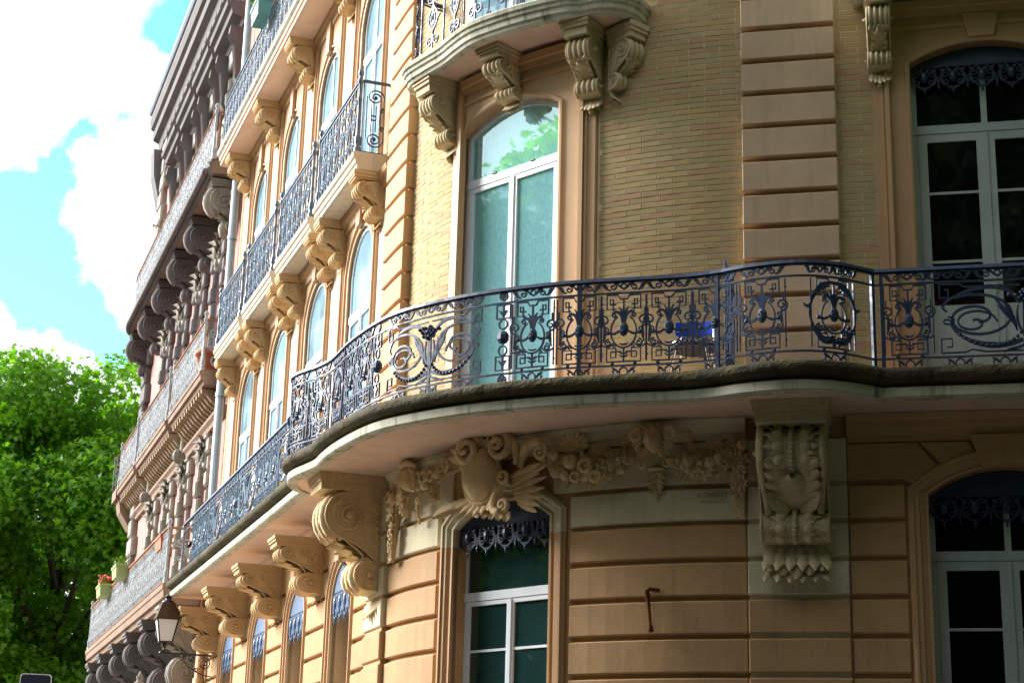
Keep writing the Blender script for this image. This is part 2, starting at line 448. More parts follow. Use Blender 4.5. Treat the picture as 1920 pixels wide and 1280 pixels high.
def brick_mat():
    m, nt, b = newmat('tan_brick')
    oi = nt.nodes.new('ShaderNodeObjectInfo')
    cr = nt.nodes.new('ShaderNodeValToRGB')
    cr.color_ramp.interpolation = 'CONSTANT'
    cols = [(0.56, 0.40, 0.19), (0.52, 0.39, 0.20), (0.56, 0.37, 0.19), (0.51, 0.39, 0.22), (0.57, 0.41, 0.20), (0.53, 0.35, 0.20), (0.49, 0.38, 0.18), (0.56, 0.32, 0.19), (0.55, 0.42, 0.23)]
    e = cr.color_ramp.elements
    e[0].position = 0; e[0].color = cols[0] + (1,)
    e[1].position = 1 / 9; e[1].color = cols[1] + (1,)
    for i in range(2, 9):
        q = e.new(i / 9); q.color = cols[i] + (1,)
    rp = nt.nodes.new('ShaderNodeNewGeometry')
    nt.links.new(mth(nt, 'FRACT', mth(nt, 'ADD', oi.outputs['Random'], rp.outputs['Random Per Island'])), cr.inputs['Fac'])
    c = mixcol(nt, ramp_n(nt, noise_n(nt, 6, 5, 0.65, None, 'Object'), 0.3, 0.7, 0, 0.45), cr.outputs['Color'], (0.47, 0.37, 0.19))
    g = nt.nodes.new('ShaderNodeNewGeometry')
    n2 = nt.nodes.new('ShaderNodeTexNoise'); n2.inputs['Scale'].default_value = 1.1; n2.inputs['Detail'].default_value = 4
    nt.links.new(g.outputs['Position'], n2.inputs['Vector'])
    c = mixcol(nt, ramp_n(nt, n2.outputs['Fac'], 0.5, 0.7, 0, 0.45), c, (0.36, 0.32, 0.19))
    nt.links.new(c, b.inputs['Base Color']); b.inputs['Roughness'].default_value = 0.85; b.inputs['Specular IOR Level'].default_value = 0.25
    bp = nt.nodes.new('ShaderNodeBump'); bp.inputs['Strength'].default_value = 0.3; bp.inputs['Distance'].default_value = 0.004
    nt.links.new(noise_n(nt, 60, 4, 0.7), bp.inputs['Height']); nt.links.new(bp.outputs['Normal'], b.inputs['Normal'])
    return m
M_BRICK = brick_mat()
def far_brick(name, c1, c2, mortar, bw=0.22, bh=0.065, d=dL):
    """courses too far away to build one by one: runs along d and up"""
    m, nt, b = newmat(name)
    t = nt.nodes.new('ShaderNodeTexCoord')
    vm = nt.nodes.new('ShaderNodeVectorMath'); vm.operation = 'DOT_PRODUCT'
    nt.links.new(t.outputs['Object'], vm.inputs[0]); vm.inputs[1].default_value = (d.x, d.y, 0)
    sp = nt.nodes.new('ShaderNodeSeparateXYZ'); nt.links.new(t.outputs['Object'], sp.inputs[0])
    cb = nt.nodes.new('ShaderNodeCombineXYZ'); nt.links.new(vm.outputs['Value'], cb.inputs[0]); nt.links.new(sp.outputs['Z'], cb.inputs[1])
    br = nt.nodes.new('ShaderNodeTexBrick')
    br.inputs['Scale'].default_value = 1; br.inputs['Brick Width'].default_value = bw; br.inputs['Row Height'].default_value = bh; br.inputs['Mortar Size'].default_value = 0.007
    br.inputs['Color1'].default_value = c1 + (1,); br.inputs['Color2'].default_value = c2 + (1,); br.inputs['Mortar'].default_value = mortar + (1,)
    nt.links.new(cb.outputs[0], br.inputs['Vector'])
    nt.links.new(br.outputs['Color'], b.inputs['Base Color']); b.inputs['Roughness'].default_value = 0.85
    bp = nt.nodes.new('ShaderNodeBump'); bp.inputs['Strength'].default_value = 0.4; bp.inputs['Distance'].default_value = 0.006; bp.invert = True
    nt.links.new(br.outputs['Fac'], bp.inputs['Height']); nt.links.new(bp.outputs['Normal'], b.inputs['Normal'])
    return m
M_FBRICK = far_brick('cream_brick_courses', (0.66, 0.52, 0.36), (0.60, 0.47, 0.34), (0.72, 0.63, 0.48), 0.33, 0.0615)
M_PINK = far_brick('pink_brick_courses', (0.50, 0.21, 0.18), (0.44, 0.18, 0.155), (0.48, 0.28, 0.24), 0.22, 0.07)

# ---------------------------------------------------------------- setting: ground, road, pavements
mb = MB(ident); mb.box(-400, 400, -400, 400, -0.6, -0.2)
tag(obj('ground', mb, stone('dry_earth', (0.16, 0.14, 0.11))), kind='structure')
mb = MB(ident); mb.box(-60, 60, -45, 130, -0.19, -0.12)
M_ASPH = stone('asphalt', (0.06, 0.06, 0.06), 0.2, bump=0.5, bscale=90)
M_PAVE = stone('pale_bounce_pavement', (0.42, 0.38, 0.32), 0.12, bump=0.3)  # unseen pavement kept pale to bounce light under the balconies
tag(obj('road', mb, M_ASPH), kind='structure')
mb = MB(W)
mb.sweep([(-0.4, -0.1), (2.6, -0.1), (2.6, 0.0), (-0.4, 0.0)], -40, 0.6, 60)
tag(obj('pavement', mb, M_PAVE), kind='structure')
mb = MB(W); mb.sweep([(-0.4, -0.1), (2.6, -0.1), (2.6, 0.0), (-0.4, 0.0)], 0.602, 11, 40)
tag(obj('pavement', mb, stone('low_bounce_pavement', (0.06, 0.055, 0.05), 0.2, bump=0.4, bscale=80)), kind='structure')  # unseen pavement darkened to cut bounce onto the right front
mb = MB(W); mb.sweep([(2.605, -0.13), (8.5, -0.13), (8.5, -0.11), (2.605, -0.108)], -40, 3.0, 40)
tag(obj('bounce_paving', mb, stone('pale_bounce_surface', (0.40, 0.36, 0.31), 0.15, bump=0.4, bscale=30)), kind='structure')  # added unseen pale strip, bounces light onto the long front and corner

# ---------------------------------------------------------------- openings
LC = [-2.05, -4.55, -7.05, -9.55]
def opening(c, hw, zb, zs, za): return dict(c=c, hw=hw, zb=zb, zs=zs, za=za)
OP_G = [opening(c, 0.5, 1.1, 4.6, 5.05) for c in LC] + [opening(2.31, 0.68, 1.2, 4.88, 5.12), opening(7.42, 0.71, 1.2, 4.95, 5.2)]
OP_1 = [opening(c, 0.62, 6.08, 8.95, 9.47) for c in LC] + [opening(2.26, 0.74, 6.05, 9.38, 9.62), opening(7.42, 0.71, 6.05, 9.36, 9.56)]
OP_2 = [opening(c, 0.60, 10.3, 12.55, 13.08) for c in LC] + [opening(2.26, 0.74, 10.45, 13.2, 13.45), opening(7.42, 0.71, 10.45, 13.2, 13.45)]
OP_3 = [opening(c, 0.55, 14.3, 16.4, 16.75) for c in LC] + [opening(2.26, 0.6, 14.6, 16.4, 16.7), opening(7.42, 0.6, 14.6, 16.4, 16.7)]

def arch_pts(c, hw, zs, za, n=12):
    h = za - zs
    if h < 0.01: return [(c - hw, zs), (c + hw, zs)]
    r = (hw * hw + h * h) / (2 * h); zc = za - r; ph = math.atan2(hw, zs - zc)
    return [(c + r * math.sin(-ph + 2 * ph * i / n), zc + r * math.cos(-ph + 2 * ph * i / n)) for i in range(n + 1)]
def outline(o, d=0.0, n=12, base=None):
    """jambs and arch of an opening, grown outward by d"""
    a = arch_pts(o['c'], o['hw'] + d, o['zs'] + d * 0.35, o['za'] + d, n)
    zb = o['zb'] if base is None else base
    return [(a[0][0], zb)] + a + [(a[-1][0], zb)]

def wall_band(mb, s0, s1, z0, z1, ops, off=0.0, depth=0.22):
    ops = sorted([o for o in ops if s0 < o['c'] < s1], key=lambda o: o['c'])
    edges = [s0]
    for o in ops: edges += [o['c'] - o['hw'], o['c'] + o['hw']]
    edges.append(s1)
    def strip(a, b, zz0, zz1):
        n = max(1, int(math.ceil((b - a) / 0.25))) if (b > 0 and a < ARC) else 1
        vs = []
        for i in range(n + 1):
            s = a + (b - a) * i / n; vs += [(s, off, zz0), (s, off, zz1)]
        mb.add(vs, [(2 * i, 2 * i + 2, 2 * i + 3, 2 * i + 1) for i in range(n)])
    for i in range(0, len(edges), 2): strip(edges[i], edges[i + 1], z0, z1)
    for o in ops:
        if o['zb'] > z0: strip(o['c'] - o['hw'], o['c'] + o['hw'], z0, o['zb'])
        a = arch_pts(o['c'], o['hw'], o['zs'], o['za'])
        vs = []
        for s, z in a: vs += [(s, off, z), (s, off, z1)]
        mb.add(vs, [(2 * i, 2 * i + 2, 2 * i + 3, 2 * i + 1) for i in range(len(a) - 1)])
        ol = outline(o); vs = []
        for s, z in ol: vs += [(s, off, z), (s, off - depth, z)]
        mb.add(vs, [(2 * i, 2 * i + 1, 2 * i + 3, 2 * i + 2) for i in range(len(ol) - 1)])
        mb.add([(o['c'] - o['hw'], off, o['zb']), (o['c'] + o['hw'], off, o['zb']), (o['c'] + o['hw'], off - depth, o['zb']), (o['c'] - o['hw'], off - depth, o['zb'])], [(0, 1, 2, 3)])

def mould(mb, o, prof, base=None, n=12):
    """moulding round an opening: prof is a list of (distance from the opening, off)"""
    ls = [outline(o, d, n, base) for d, b in prof]
    m = len(prof); k = len(ls[0]); vs = []
    for i in range(k):
        for j in range(m): vs.append((ls[j][i][0], prof[j][1], ls[j][i][1]))
    mb.add(vs, [(i * m + j, i * m + j + 1, (i + 1) * m + j + 1, (i + 1) * m + j) for i in range(k - 1) for j in range(m - 1)])

def flatmap(c):
    p, n, t = frame2(c)
    return lambda s, o, z: Vector((p.x + t.x * (s - c) + n.x * o, p.y + t.y * (s - c) + n.y * o, z))

def rect_ring(mb, a0, a1, c0, c1, w, b0, b1):
    mb.box(a0, a0 + w, b0, b1, c0, c1); mb.box(a1 - w, a1, b0, b1, c0, c1)
    mb.box(a0 + w, a1 - w, b0, b1, c0, c0 + w); mb.box(a0 + w, a1 - w, b0, b1, c1 - w, c1)

def window(parent, o, depth, zt, fmat, gmat, fw=0.055, muntins=(), fan_bar=False, leaf_w=0.05, low_panel=0.0, handle=False):
    f = flatmap(o['c']); c, hw = o['c'], o['hw']
    mb = MB(f); b0, b1 = -depth - 0.05, -depth
    out, inn = outline(o, 0.0), outline(o, -fw, base=o['zb'] + fw)
    vs = []
    for p, q in zip(out, inn): vs += [(p[0], b1, p[1]), (q[0], b1, q[1]), (q[0], b0, q[1]), (p[0], b0, p[1])]
    mb.add(vs, [(4 * i + j, 4 * i + (j + 1) % 4, 4 * i + 4 + (j + 1) % 4, 4 * i + 4 + j) for i in range(len(out) - 1) for j in range(4)])
    mb.box(c - hw + fw, c + hw - fw, b0 + .003, b1 - .002, o['zb'] + 0.001, o['zb'] + fw)
    mb.box(c - hw + 0.002, c + hw - 0.002, b0, b1 + 0.012, zt - 0.045, zt + 0.045)
    if fan_bar: mb.box(c - 0.03, c + 0.03, b0 + 0.004, b1 - 0.004, zt + 0.045, o['za'] - fw)
    wnd = obj('window', mb, fmat, parent)
    # fanlight
    a = [p for p in outline(o, -fw, base=zt + 0.045)]
    mb = MB(f); mb.prism(a, b0 + 0.012, b0 + 0.028)
    obj('pane', mb, gmat, wnd)
    mb = MB(f)
    # two leaves
    zb, z1 = o['zb'] + fw, zt - 0.045
    for k in (-1, 1):
        a0, a1 = (c - hw + fw + 0.004, c - 0.004) if k < 0 else (c + 0.004, c + hw - fw - 0.004)
        mb = MB(f); rect_ring(mb, a0, a1, zb + 0.004, z1 - 0.004, leaf_w, b0 + 0.006, b1 + 0.004)
        for zm in muntins: mb.box(a0 + leaf_w, a1 - leaf_w, b0 + 0.012, b1 - 0.006, zm - 0.013, zm + 0.013)
        if low_panel:
            mb.box(a0 + leaf_w, a1 - leaf_w, b0 + 0.014, b1 - 0.012, zb + leaf_w, zb + low_panel)
            mb.box(a0 + leaf_w + 0.06, a1 - leaf_w - 0.06, b1 - 0.012, b1 - 0.004, zb + leaf_w + 0.07, zb + low_panel - 0.06)
        if handle and k > 0:
            hb = MB(f); hb.bevbox(a0 + 0.008, a0 + 0.038, b1 + 0.003, b1 + 0.014, zb + 0.85, zb + 1.05, 0.003); hb.box(a0 + 0.016, a0 + 0.03, b1 + 0.013, b1 + 0.05, zb + 0.97, zb + 0.985); hb.box(a0 + 0.016, a0 + 0.03, b1 + 0.04, b1 + 0.052, zb + 0.86, zb + 0.985); obj('handle', hb, fmat, wnd)
        if k < 0: mb.box(c - 0.022, c + 0.022, b1 + 0.003, b1 + 0.018, zb + 0.01, z1 - 0.01)
        lf = obj('sash', mb, fmat, wnd)
        mb = MB(f); mb.box(a0 + leaf_w - 0.004, a1 - leaf_w + 0.004, b0 + 0.018, b0 + 0.03, zb + leaf_w + low_panel * 0.98, z1 - leaf_w)
        obj('pane', mb, gmat, wnd)
    return wnd

# ================================================================= the corner building
B = thing('corner_apartment_building', W(2.4, 0, 0), 'ochre and brick corner apartment block with rounded corner and black iron balconies', 'apartment building')
S0, S1 = -11.55, 11.0
mb = MB(W); wall_band(mb, S0, S1, 0, 5.68, OP_G, 0.0, 0.30); obj('wall', mb, M_BLOCK, B)
mb = MB(W); wall_band(mb, S0, S1, 5.681, 10.1, OP_1, 0.0, 0.22); obj('wall', mb, M_STUCCO, B)
mb = MB(W); wall_band(mb, S0, S1, 10.101, 13.9, OP_2, 0.0, 0.22); obj('wall', mb, M_STUCCO, B)
mb = MB(W); wall_band(mb, S0, S1, 13.901, 17.6, OP_3, 0.0, 0.22); obj('wall', mb, M_STUCCO, B)
# party wall, back walls and roof
ML, MR = W(S0, 0, 0), W(S1, 0, 0)
bl = ML + Vector((nL.x, nL.y, 0)) * 9.0; br_ = MR + Vector((nR.x, nR.y, 0)) * 9.0
mb = MB(ident)
for p, q in ((ML, bl), (bl, br_), (br_, MR)):
    mb.add([(p.x, p.y, 0), (q.x, q.y, 0), (q.x, q.y, 17.6), (p.x, p.y, 17.6)], [(0, 1, 2, 3)])
obj('wall', mb, M_STUCCO, B)
mb = MB(W); mb.sweep([(-0.2, 17.2), (0.15, 17.3), (0.4, 17.6), (0.45, 17.85), (-0.2, 17.95)], S0, S1, 60); obj('cornice', mb, M_LEDGE, B)
rp = [W(S0 + (S1 - S0) * i / 40, -0.1, 17.9) for i in range(41)] + [br_, bl]
mb = MB(ident)
tri = tessellate_polygon([[Vector((p.x, p.y, 0)) for p in rp]])
mb.add([(p.x, p.y, 17.9) for p in rp] + [(p.x, p.y, 18.1) for p in rp], [tuple(t) for t in tri] + [tuple(i + len(rp) for i in t) for t in tri] + [(i, (i + 1) % len(rp), len(rp) + (i + 1) % len(rp), len(rp) + i) for i in range(len(rp))])
obj('roof', mb, M_ZINC, B)

# ---- windows
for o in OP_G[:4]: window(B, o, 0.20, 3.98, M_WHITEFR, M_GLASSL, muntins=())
window(B, OP_G[4], 0.20, 4.18, M_WHITEFR, M_GLASSG, muntins=(3.62,), leaf_w=0.045, handle=True)
window(B, OP_G[5], 0.20, 4.40, M_GREENFR, M_GLASSD, muntins=(3.72, 2.9), fan_bar=True, leaf_w=0.085)
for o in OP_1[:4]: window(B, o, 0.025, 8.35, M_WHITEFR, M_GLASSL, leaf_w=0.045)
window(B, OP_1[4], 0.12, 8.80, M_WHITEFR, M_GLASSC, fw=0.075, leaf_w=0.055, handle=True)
M_CURT = plain('white_net_curtain', (0.72, 0.78, 0.76), 0.9, 0, 0.1, 0.05)
for sg, a, b_ in ((-1, 0.40, 0.68), (1, 0.46, 0.68), (1, 0.03, 0.16), (-1, 0.03, 0.12)):
    mb = MB(flatmap(2.26)); e0, e1 = sorted((2.26 + sg * a, 2.26 + sg * b_))
    mb.grid(lambda u, v: (e0 + (e1 - e0) * u, -0.34 + 0.03 * math.sin(u * 26) * (0.6 + 0.4 * v), 6.1 + 3.45 * v), 40, 6); obj('curtain', mb, M_CURT, B, True)
window(B, OP_1[5], 0.16, 8.70, M_GREENFR, M_GLASSD, muntins=(8.02, 7.3), fan_bar=True, leaf_w=0.085, low_panel=0.75, handle=True)
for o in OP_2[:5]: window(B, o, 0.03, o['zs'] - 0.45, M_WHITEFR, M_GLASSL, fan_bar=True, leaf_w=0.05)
window(B, OP_2[5], 0.14, 12.7, M_WHITEFR, M_GLASSD)
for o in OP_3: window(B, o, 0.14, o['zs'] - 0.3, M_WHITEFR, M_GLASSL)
# small black drain slots on the transom of the corner window
for ds in (-0.28, 0.30):
    mb = MB(flatmap(2.26)); mb.bevbox(2.26 + ds - 0.03, 2.26 + ds + 0.03, -0.115, -0.098, 8.84, 8.86, 0.004); obj('drain_slot', mb, M_BLACK, B)

# ---- rusticated ground floor: every stone on its own
JZ = [5.07, 4.71, 4.35, 3.99, 3.63, 3.27, 2.91, 2.55, 2.19]
GJ = 0.05
def block(s0, s1, z0, z1, off, mat, e=0.012):
    mb = MB(W); mb.bevbox(s0, s1, -0.01, off, z0, z1, e); return obj('stone_block', mb, mat, B)
for i in range(len(JZ) - 1):
    zt, zb = JZ[i] - GJ / 2, JZ[i + 1] + GJ / 2
    up = M_PALE if i < 1 else M_BLOCK
    # corner wall
    block(0.135, 1.38, zb, zt, 0.05, up)
    block(3.24, 5.02, zb, zt, 0.05, up)
    # pilaster
    block(5.03, 5.97, zb, zt, 0.075, M_PALE if i < 3 else M_BLOCK)
    # right of the pilaster
    block(5.98, 6.50, zb, zt, 0.045, M_BLOCK)
    block(8.34, 10.9, zb, zt, 0.045, M_BLOCK)
    # end pilaster of the long front
    q = M_PALE if i < 3 else M_BLOCK
    block(-0.62, 0.12, zb, zt, 0.11, q)
    mbq = MB(W)
    # piers of the long front
    for k in range(4):
        a1 = LC[k] - 0.70
        a0 = LC[k + 1] + 0.70 if k < 3 else S0 + 0.02
        block(a0, a1, zb, zt, 0.05, M_BLOCK)
    block(LC[0] + 0.70, -0.64, zb, zt, 0.05, M_BLOCK)
mb = MB(W)
mb.box(-0.60, 0.10, -0.01, 0.085, 2.0, 5.5); obj('pilaster_core', mb, M_BLOCK, B)
mb = MB(W); mb.box(5.04, 5.96, -0.01, 0.03, 2.0, 5.5); obj('pilaster_core', mb, M_PALE, B)
# top zone above the first joint: pale frieze on the corner, ochre panels on the right
mb = MB(W); mb.bevbox(3.02, 5.02, -0.01, 0.03, 5.095, 5.5, 0.01); obj('frieze_panel', mb, M_PALE, B)
mb = MB(W); mb.bevbox(0.135, 1.60, -0.01, 0.03, 5.095, 5.5, 0.01); obj('frieze_panel', mb, M_PALE, B)
mb = MB(W); mb.bevbox(5.03, 5.97, -0.01, 0.075, 5.095, 5.5, 0.012); obj('stone_block', mb, M_PALE, B)
mb = MB(W); mb.bevbox(-0.62, 0.12, -0.01, 0.11, 5.095, 5.5, 0.012); obj('stone_block', mb, M_PALE, B)
def wedge(pts, off, mat, name='voussoir'):
    mb = MB(W); mb.prism(pts, -0.01, off); return obj(name, mb, mat, B)
wedge([(5.98, 5.095), (6.50, 5.095), (6.60, 5.02), (6.80, 5.22), (6.62, 5.44), (5.98, 5.44)], 0.045, M_BLOCK)
wedge([(6.66, 5.44), (6.84, 5.24), (7.16, 5.335), (7.08, 5.44)], 0.045, M_BLOCK)
wedge([(7.11, 5.50), (7.21, 5.21), (7.63, 5.21), (7.73, 5.50)], 0.085, M_BLOCK, 'keystone')
wedge([(7.76, 5.44), (7.68, 5.335), (8.00, 5.24), (8.18, 5.44)], 0.045, M_BLOCK)
wedge([(8.22, 5.44), (8.04, 5.22), (8.24, 5.02), (8.34, 5.095), (10.9, 5.095), (10.9, 5.44)], 0.045, M_BLOCK)
mb = MB(W); mb.bevbox(5.98, 10.9, -0.01, 0.03, 5.455, 5.53, 0.008); obj('string_course', mb, M_TRIM, B)
for k in range(4):
    c = LC[k]
    wedge([(c - 0.13, 5.50), (c - 0.10, 5.06), (c + 0.10, 5.06), (c + 0.13, 5.50)], 0.12, M_TRIM, 'keystone')
    for sg in (-1, 1):
        wedge([(c + sg * 0.70, 5.095), (c + sg * 0.60, 4.98), (c + sg * 0.36, 5.16), (c + sg * 0.30, 5.48), (c + sg * 1.22, 5.48), (c + sg * 1.22, 5.095)][::sg], 0.05, M_BLOCK)
# window surrounds of the ground floor
PROF = [(0.0, -0.05), (0.0, 0.035), (0.025, 0.035), (0.03, 0.012), (0.075, 0.03), (0.085, 0.055), (0.125, 0.055), (0.135, 0.075), (0.16, 0.075), (0.175, 0.045), (0.19, 0.03), (0.19, -0.01)]
for o in OP_G:
    upz = o['zs'] - 0.2 if o['c'] > 0 else None
    if o['c'] == 2.31:
        mb = MB(W); mould(mb, dict(o, zb=4.70), PROF); obj('window_surround', mb, M_PALE, B)
        mb = MB(W)
        for sg in (-1, 1):
            vs = [(o['c'] + sg * (o['hw'] + d), b, z) for z in (1.2, 4.699) for d, b in PROF]; m = len(PROF)
            mb.add(vs, [(j, j + 1, m + j + 1, m + j) for j in range(m - 1)])
        obj('window_surround', mb, M_TRIM, B)
    else:
        mb = MB(W); mould(mb, o, PROF); obj('window_surround', mb, M_TRIM, B)

# cornice moulding under the first balcony
def corn(s0, s1, mat, z=5.72, sc_=1.0):
    mb = MB(W)
    mb.sweep([(-0.01, z - 0.20 * sc_), (0.04, z - 0.20 * sc_), (0.05, z - 0.15 * sc_), (0.075, z - 0.14 * sc_), (0.085, z - 0.07 * sc_), (0.12, z - 0.05 * sc_), (0.135, z - 0.005), (-0.01, z - 0.004)], s0, s1)
    return obj('cornice_moulding', mb, mat, B)
corn(-11.5, -0.64, M_SOFFIT); corn(0.13, 5.02, M_PALE); corn(5.98, 10.9, M_TRIM)

# ---- first floor: quoin of the long front and bossage pilaster
mb = MB(W); mb.box(-0.50, 0.32, -0.01, 0.07, 5.7, 13.8); obj('pilaster_core', mb, M_TRIM, B)
z = 6.02
while z < 13.6:
    block(-0.52, 0.34, z + 0.022, z + 0.325, 0.12, M_BLOCK); z += 0.347
mb = MB(W); mb.box(5.05, 5.96, -0.01, 0.03, 5.7, 13.8); obj('pilaster_core', mb, M_TRIM, B)
M_BOSS = stone('beige_bossage_stone', (0.70, 0.51, 0.335), 0.10, rough=0.75, streak=(0.44, 0.31, 0.2), streak_amt=0.45, spot=(0.56, 0.40, 0.27), spot_amt=0.4, rnd=0.07, bump=0.25)
z = 9.83 - 0.3605 * 10
while z < 13.6:
    block(5.03, 5.97, z + 0.03, z + 0.3305, 0.11, M_BOSS, 0.006); z += 0.3605
# ---- bricks
BP = 0.0615
def brick_zone(s0, s1, z0, z1, shift, out):
    r = 0; z = z0
    while z < z1:
        k = int(math.floor(s0 / 0.33)) - 1
        s = k * 0.33 + (0.165 if r % 2 else 0.0) + shift
        if (r * 7) % 5 == 0: s += 0.04
        while s < s1:
            a, b = max(s, s0), min(s + 0.33, s1)
            if b - a > 0.03: out.append((a + 0.0045, b - 0.0045, z + 0.0045, z + BP - 0.0045))
            s += 0.33
        z += BP; r += 1
ZA, ZB, ZC = [], [], []
brick_zone(0.35, 1.38, 5.9, 13.7, 0.0, ZA)
brick_zone(3.50, 5.025, 5.9, 13.7, 0.02, ZB)
brick_zone(5.975, 6.335, 5.9, 13.7, 0.1, ZC)
for s0, s1 in ((0.34, 1.39), (3.48, 5.03), (5.97, 6.34)):
    mb = MB(W); mb.box(s0, s1, -0.012, 0.0098, 5.7, 13.8); obj('mortar_bed', mb, M_MORTAR, B)
brick_meshes = {}
allb = ZB + ZC + ZA
def seen_key(b):
    s, z = (b[0] + b[1]) / 2, (b[2] + b[3]) / 2
    if z < 6.95 or z > 10.1: return -1
    w = 1.0 if s > 3 else 0.4
    return w * (b[1] - b[0]) + (9.9 - z) * 0.02
order = sorted(range(len(allb)), key=lambda i: -seen_key(allb[i]))
single = set(order[:298])
rest = MB(W)
for i, (a, b, z0, z1) in enumerate(allb):
    pr = 0.0142 + random.uniform(-0.0012, 0.0014)
    if i in single:
        w = round((b - a) * 100) / 100
        if w not in brick_meshes:
            m_ = MB(ident); m_.bevbox(-w / 2, w / 2, 0, 0.010, 0, z1 - z0, 0.0025); brick_meshes[w] = m_.mesh('brick')
        M = FM((a + b) / 2, pr - 0.010, z0)
        put('brick', brick_meshes[w], M_BRICK, B, M)
    else:
        rest.box(a, b, 0.004, pr, z0, z1, 1)
o = obj('brick_courses', rest, M_BRICK, B); o['kind'] = 'stuff'

# ---- panel, surround and strips of the corner window (first floor) and of the right one
def bay_frame(c, hw_in, hw_out, z0, z1, op, mat_panel, mat_trim):
    mb = MB(W); wall_band(mb, c - hw_out, c + hw_out, z0, z1, [op], 0.018, 0.16); obj('window_panel', mb, mat_panel, B)
    mb = MB(W); mould(mb, op, [(0.0, -0.12), (0.0, 0.03), (0.02, 0.04), (0.045, 0.04), (0.055, 0.02), (0.055, 0.015)]); obj('window_surround', mb, mat_trim, B)
    for sg in (-1, 1):
        e0, e1 = c + sg * hw_in, c + sg * hw_out
        a0, a1 = min(e0, e1), max(e0, e1)
        w = a1 - a0
        mb = MB(W); mb.bevbox(a0, a1, 0.0, 0.05, z0, z1, 0.01)
        mb.sweep([(0.045, z0), (0.085, z0), (0.085, z1), (0.045, z1)], (a0 if sg > 0 else a1 - 0.045), (a0 + 0.045 if sg > 0 else a1))
        mb.sweep([(0.045, z0), (0.065, z0), (0.065, z1), (0.045, z1)], (a0 + 0.06 if sg > 0 else a1 - 0.085), (a0 + 0.085 if sg > 0 else a1 - 0.06))
        obj('pilaster_strip', mb, mat_trim, B)
    mb = MB(W)
    mb.sweep([(0.01, z1 - 0.17), (0.06, z1 - 0.16), (0.075, z1 - 0.10), (0.10, z1 - 0.09), (0.12, z1 - 0.02), (0.01, z1)], c - hw_in, c + hw_in)
    mb.sweep([(0.015, z1 - 0.30), (0.045, z1 - 0.295), (0.05, z1 - 0.265), (0.015, z1 - 0.26)], c - hw_in, c + hw_in)
    obj('head_moulding', mb, mat_trim, B)
bay_frame(2.43, 0.86, 1.045, 5.7, 10.03, dict(OP_1[4]), M_STUCCO, M_TRIM)
bay_frame(7.42, 0.92, 1.075, 5.7, 10.03, dict(OP_1[5]), M_TRIM, M_TRIM)
wedge([(7.24, 9.86), (7.30, 9.60), (7.54, 9.60), (7.60, 9.86)], 0.06, M_TRIM, 'keystone')

# ---- long front: strips, spandrel panels, cream brick piers, floors 1 to 3
for zlo, zhi, ops in ((5.7, 9.82, OP_1), (10.1, 13.75, OP_2), (14.1, 17.2, OP_3)):
    for k in range(4):
        o = ops[k]; c, hw = o['c'], o['hw']
        mb = MB(W); mould(mb, o, [(0.0, -0.06), (0.0, 0.02), (0.03, 0.025), (0.04, 0.012), (0.075, 0.015), (0.085, 0.045), (0.11, 0.045), (0.12, 0.0)]); obj('window_surround', mb, M_TRIM, B)
        for sg in (-1, 1):
            mb = MB(W); q = c + sg * (hw + 0.22)
            mb.bevbox(q - 0.055, q + 0.055, -0.01, 0.05, zlo, zhi - 0.1, 0.012); mb.bevbox(q - 0.02, q + 0.02, 0.04, 0.075, zlo, zhi - 0.1, 0.008)
            obj('pilaster_strip', mb, M_TRIM, B)
            # raised spandrel panel with moulded edge
            pz0, pz1 = o['za'] - 0.28, zhi - 0.22
            pl = [(c + sg * 0.14, pz1), (c + sg * 0.14, o['za'] + 0.14), (c + sg * (hw * 0.75), pz0 + 0.18), (c + sg * (hw + 0.10), pz0 - 0.05), (c + sg * (hw + 0.10), pz1)]
            mb = MB(W); mb.prism(pl if sg > 0 else pl[::-1], -0.01, 0.03); obj('spandrel_panel', mb, M_STUCCO, B)
        mb = MB(W); mb.prism([(c - 0.12, zhi - 0.12), (c - 0.085, o['za'] + 0.02), (c + 0.085, o['za'] + 0.02), (c + 0.12, zhi - 0.12)], -0.01, 0.085); obj('keystone', mb, M_TRIM, B)
    for k in range(5):
        a1 = ops[k]['c'] - ops[k]['hw'] - 0.30 if k < 4 else None
        if k < 3: a0 = ops[k + 1]['c'] + ops[k + 1]['hw'] + 0.30
        elif k == 3: a0 = S0 + 0.3
        else: a0, a1 = ops[0]['c'] + ops[0]['hw'] + 0.30, -0.54
        if a1 - a0 > 0.1:
            mb = MB(W); mb.bevbox(a0, a1, -0.01, 0.018, zlo, zhi - 0.14, 0.006); obj('pier', mb, M_FBRICK if zlo < 10 else M_STUCCO, B)
mb = MB(W); mb.sweep([(-0.01, 9.60), (0.06, 9.62), (0.07, 9.70), (0.12, 9.74), (0.14, 9.80), (-0.01, 9.81)], -11.5, -0.53); obj('cornice_moulding', mb, M_TRIM, B)
mb = MB(W); mb.sweep([(-0.01, 13.50), (0.06, 13.52), (0.07, 13.62), (0.12, 13.66), (0.14, 13.78), (-0.01, 13.79)], -11.5, -0.53); obj('cornice_moulding', mb, M_TRIM, B)
# down pipe at the party wall
mb = MB(W); mb.tube([(-11.42, 0.16, 0), (-11.42, 0.16, 5.6)], 0.075, 12); mb.tube([(-11.42, 0.16, 4.25), (-11.42, 0.16, 4.40)], 0.10, 12); mb.tube([(-11.42, 0.16, 4.05), (-11.42, 0.16, 4.26)], 0.088, 12)
obj('downpipe', mb, M_TRIM, B, True)
mb = MB(W); mb.tube([(-11.42, 0.16, 5.95), (-11.42, 0.16, 17.4)], 0.075, 12)
for z in (6.2, 9.4, 12.4, 15.5): mb.tube([(-11.42, 0.16, z), (-11.42, 0.16, z + 0.07)], 0.09, 12)
obj('downpipe', mb, M_ZINC, B, True)

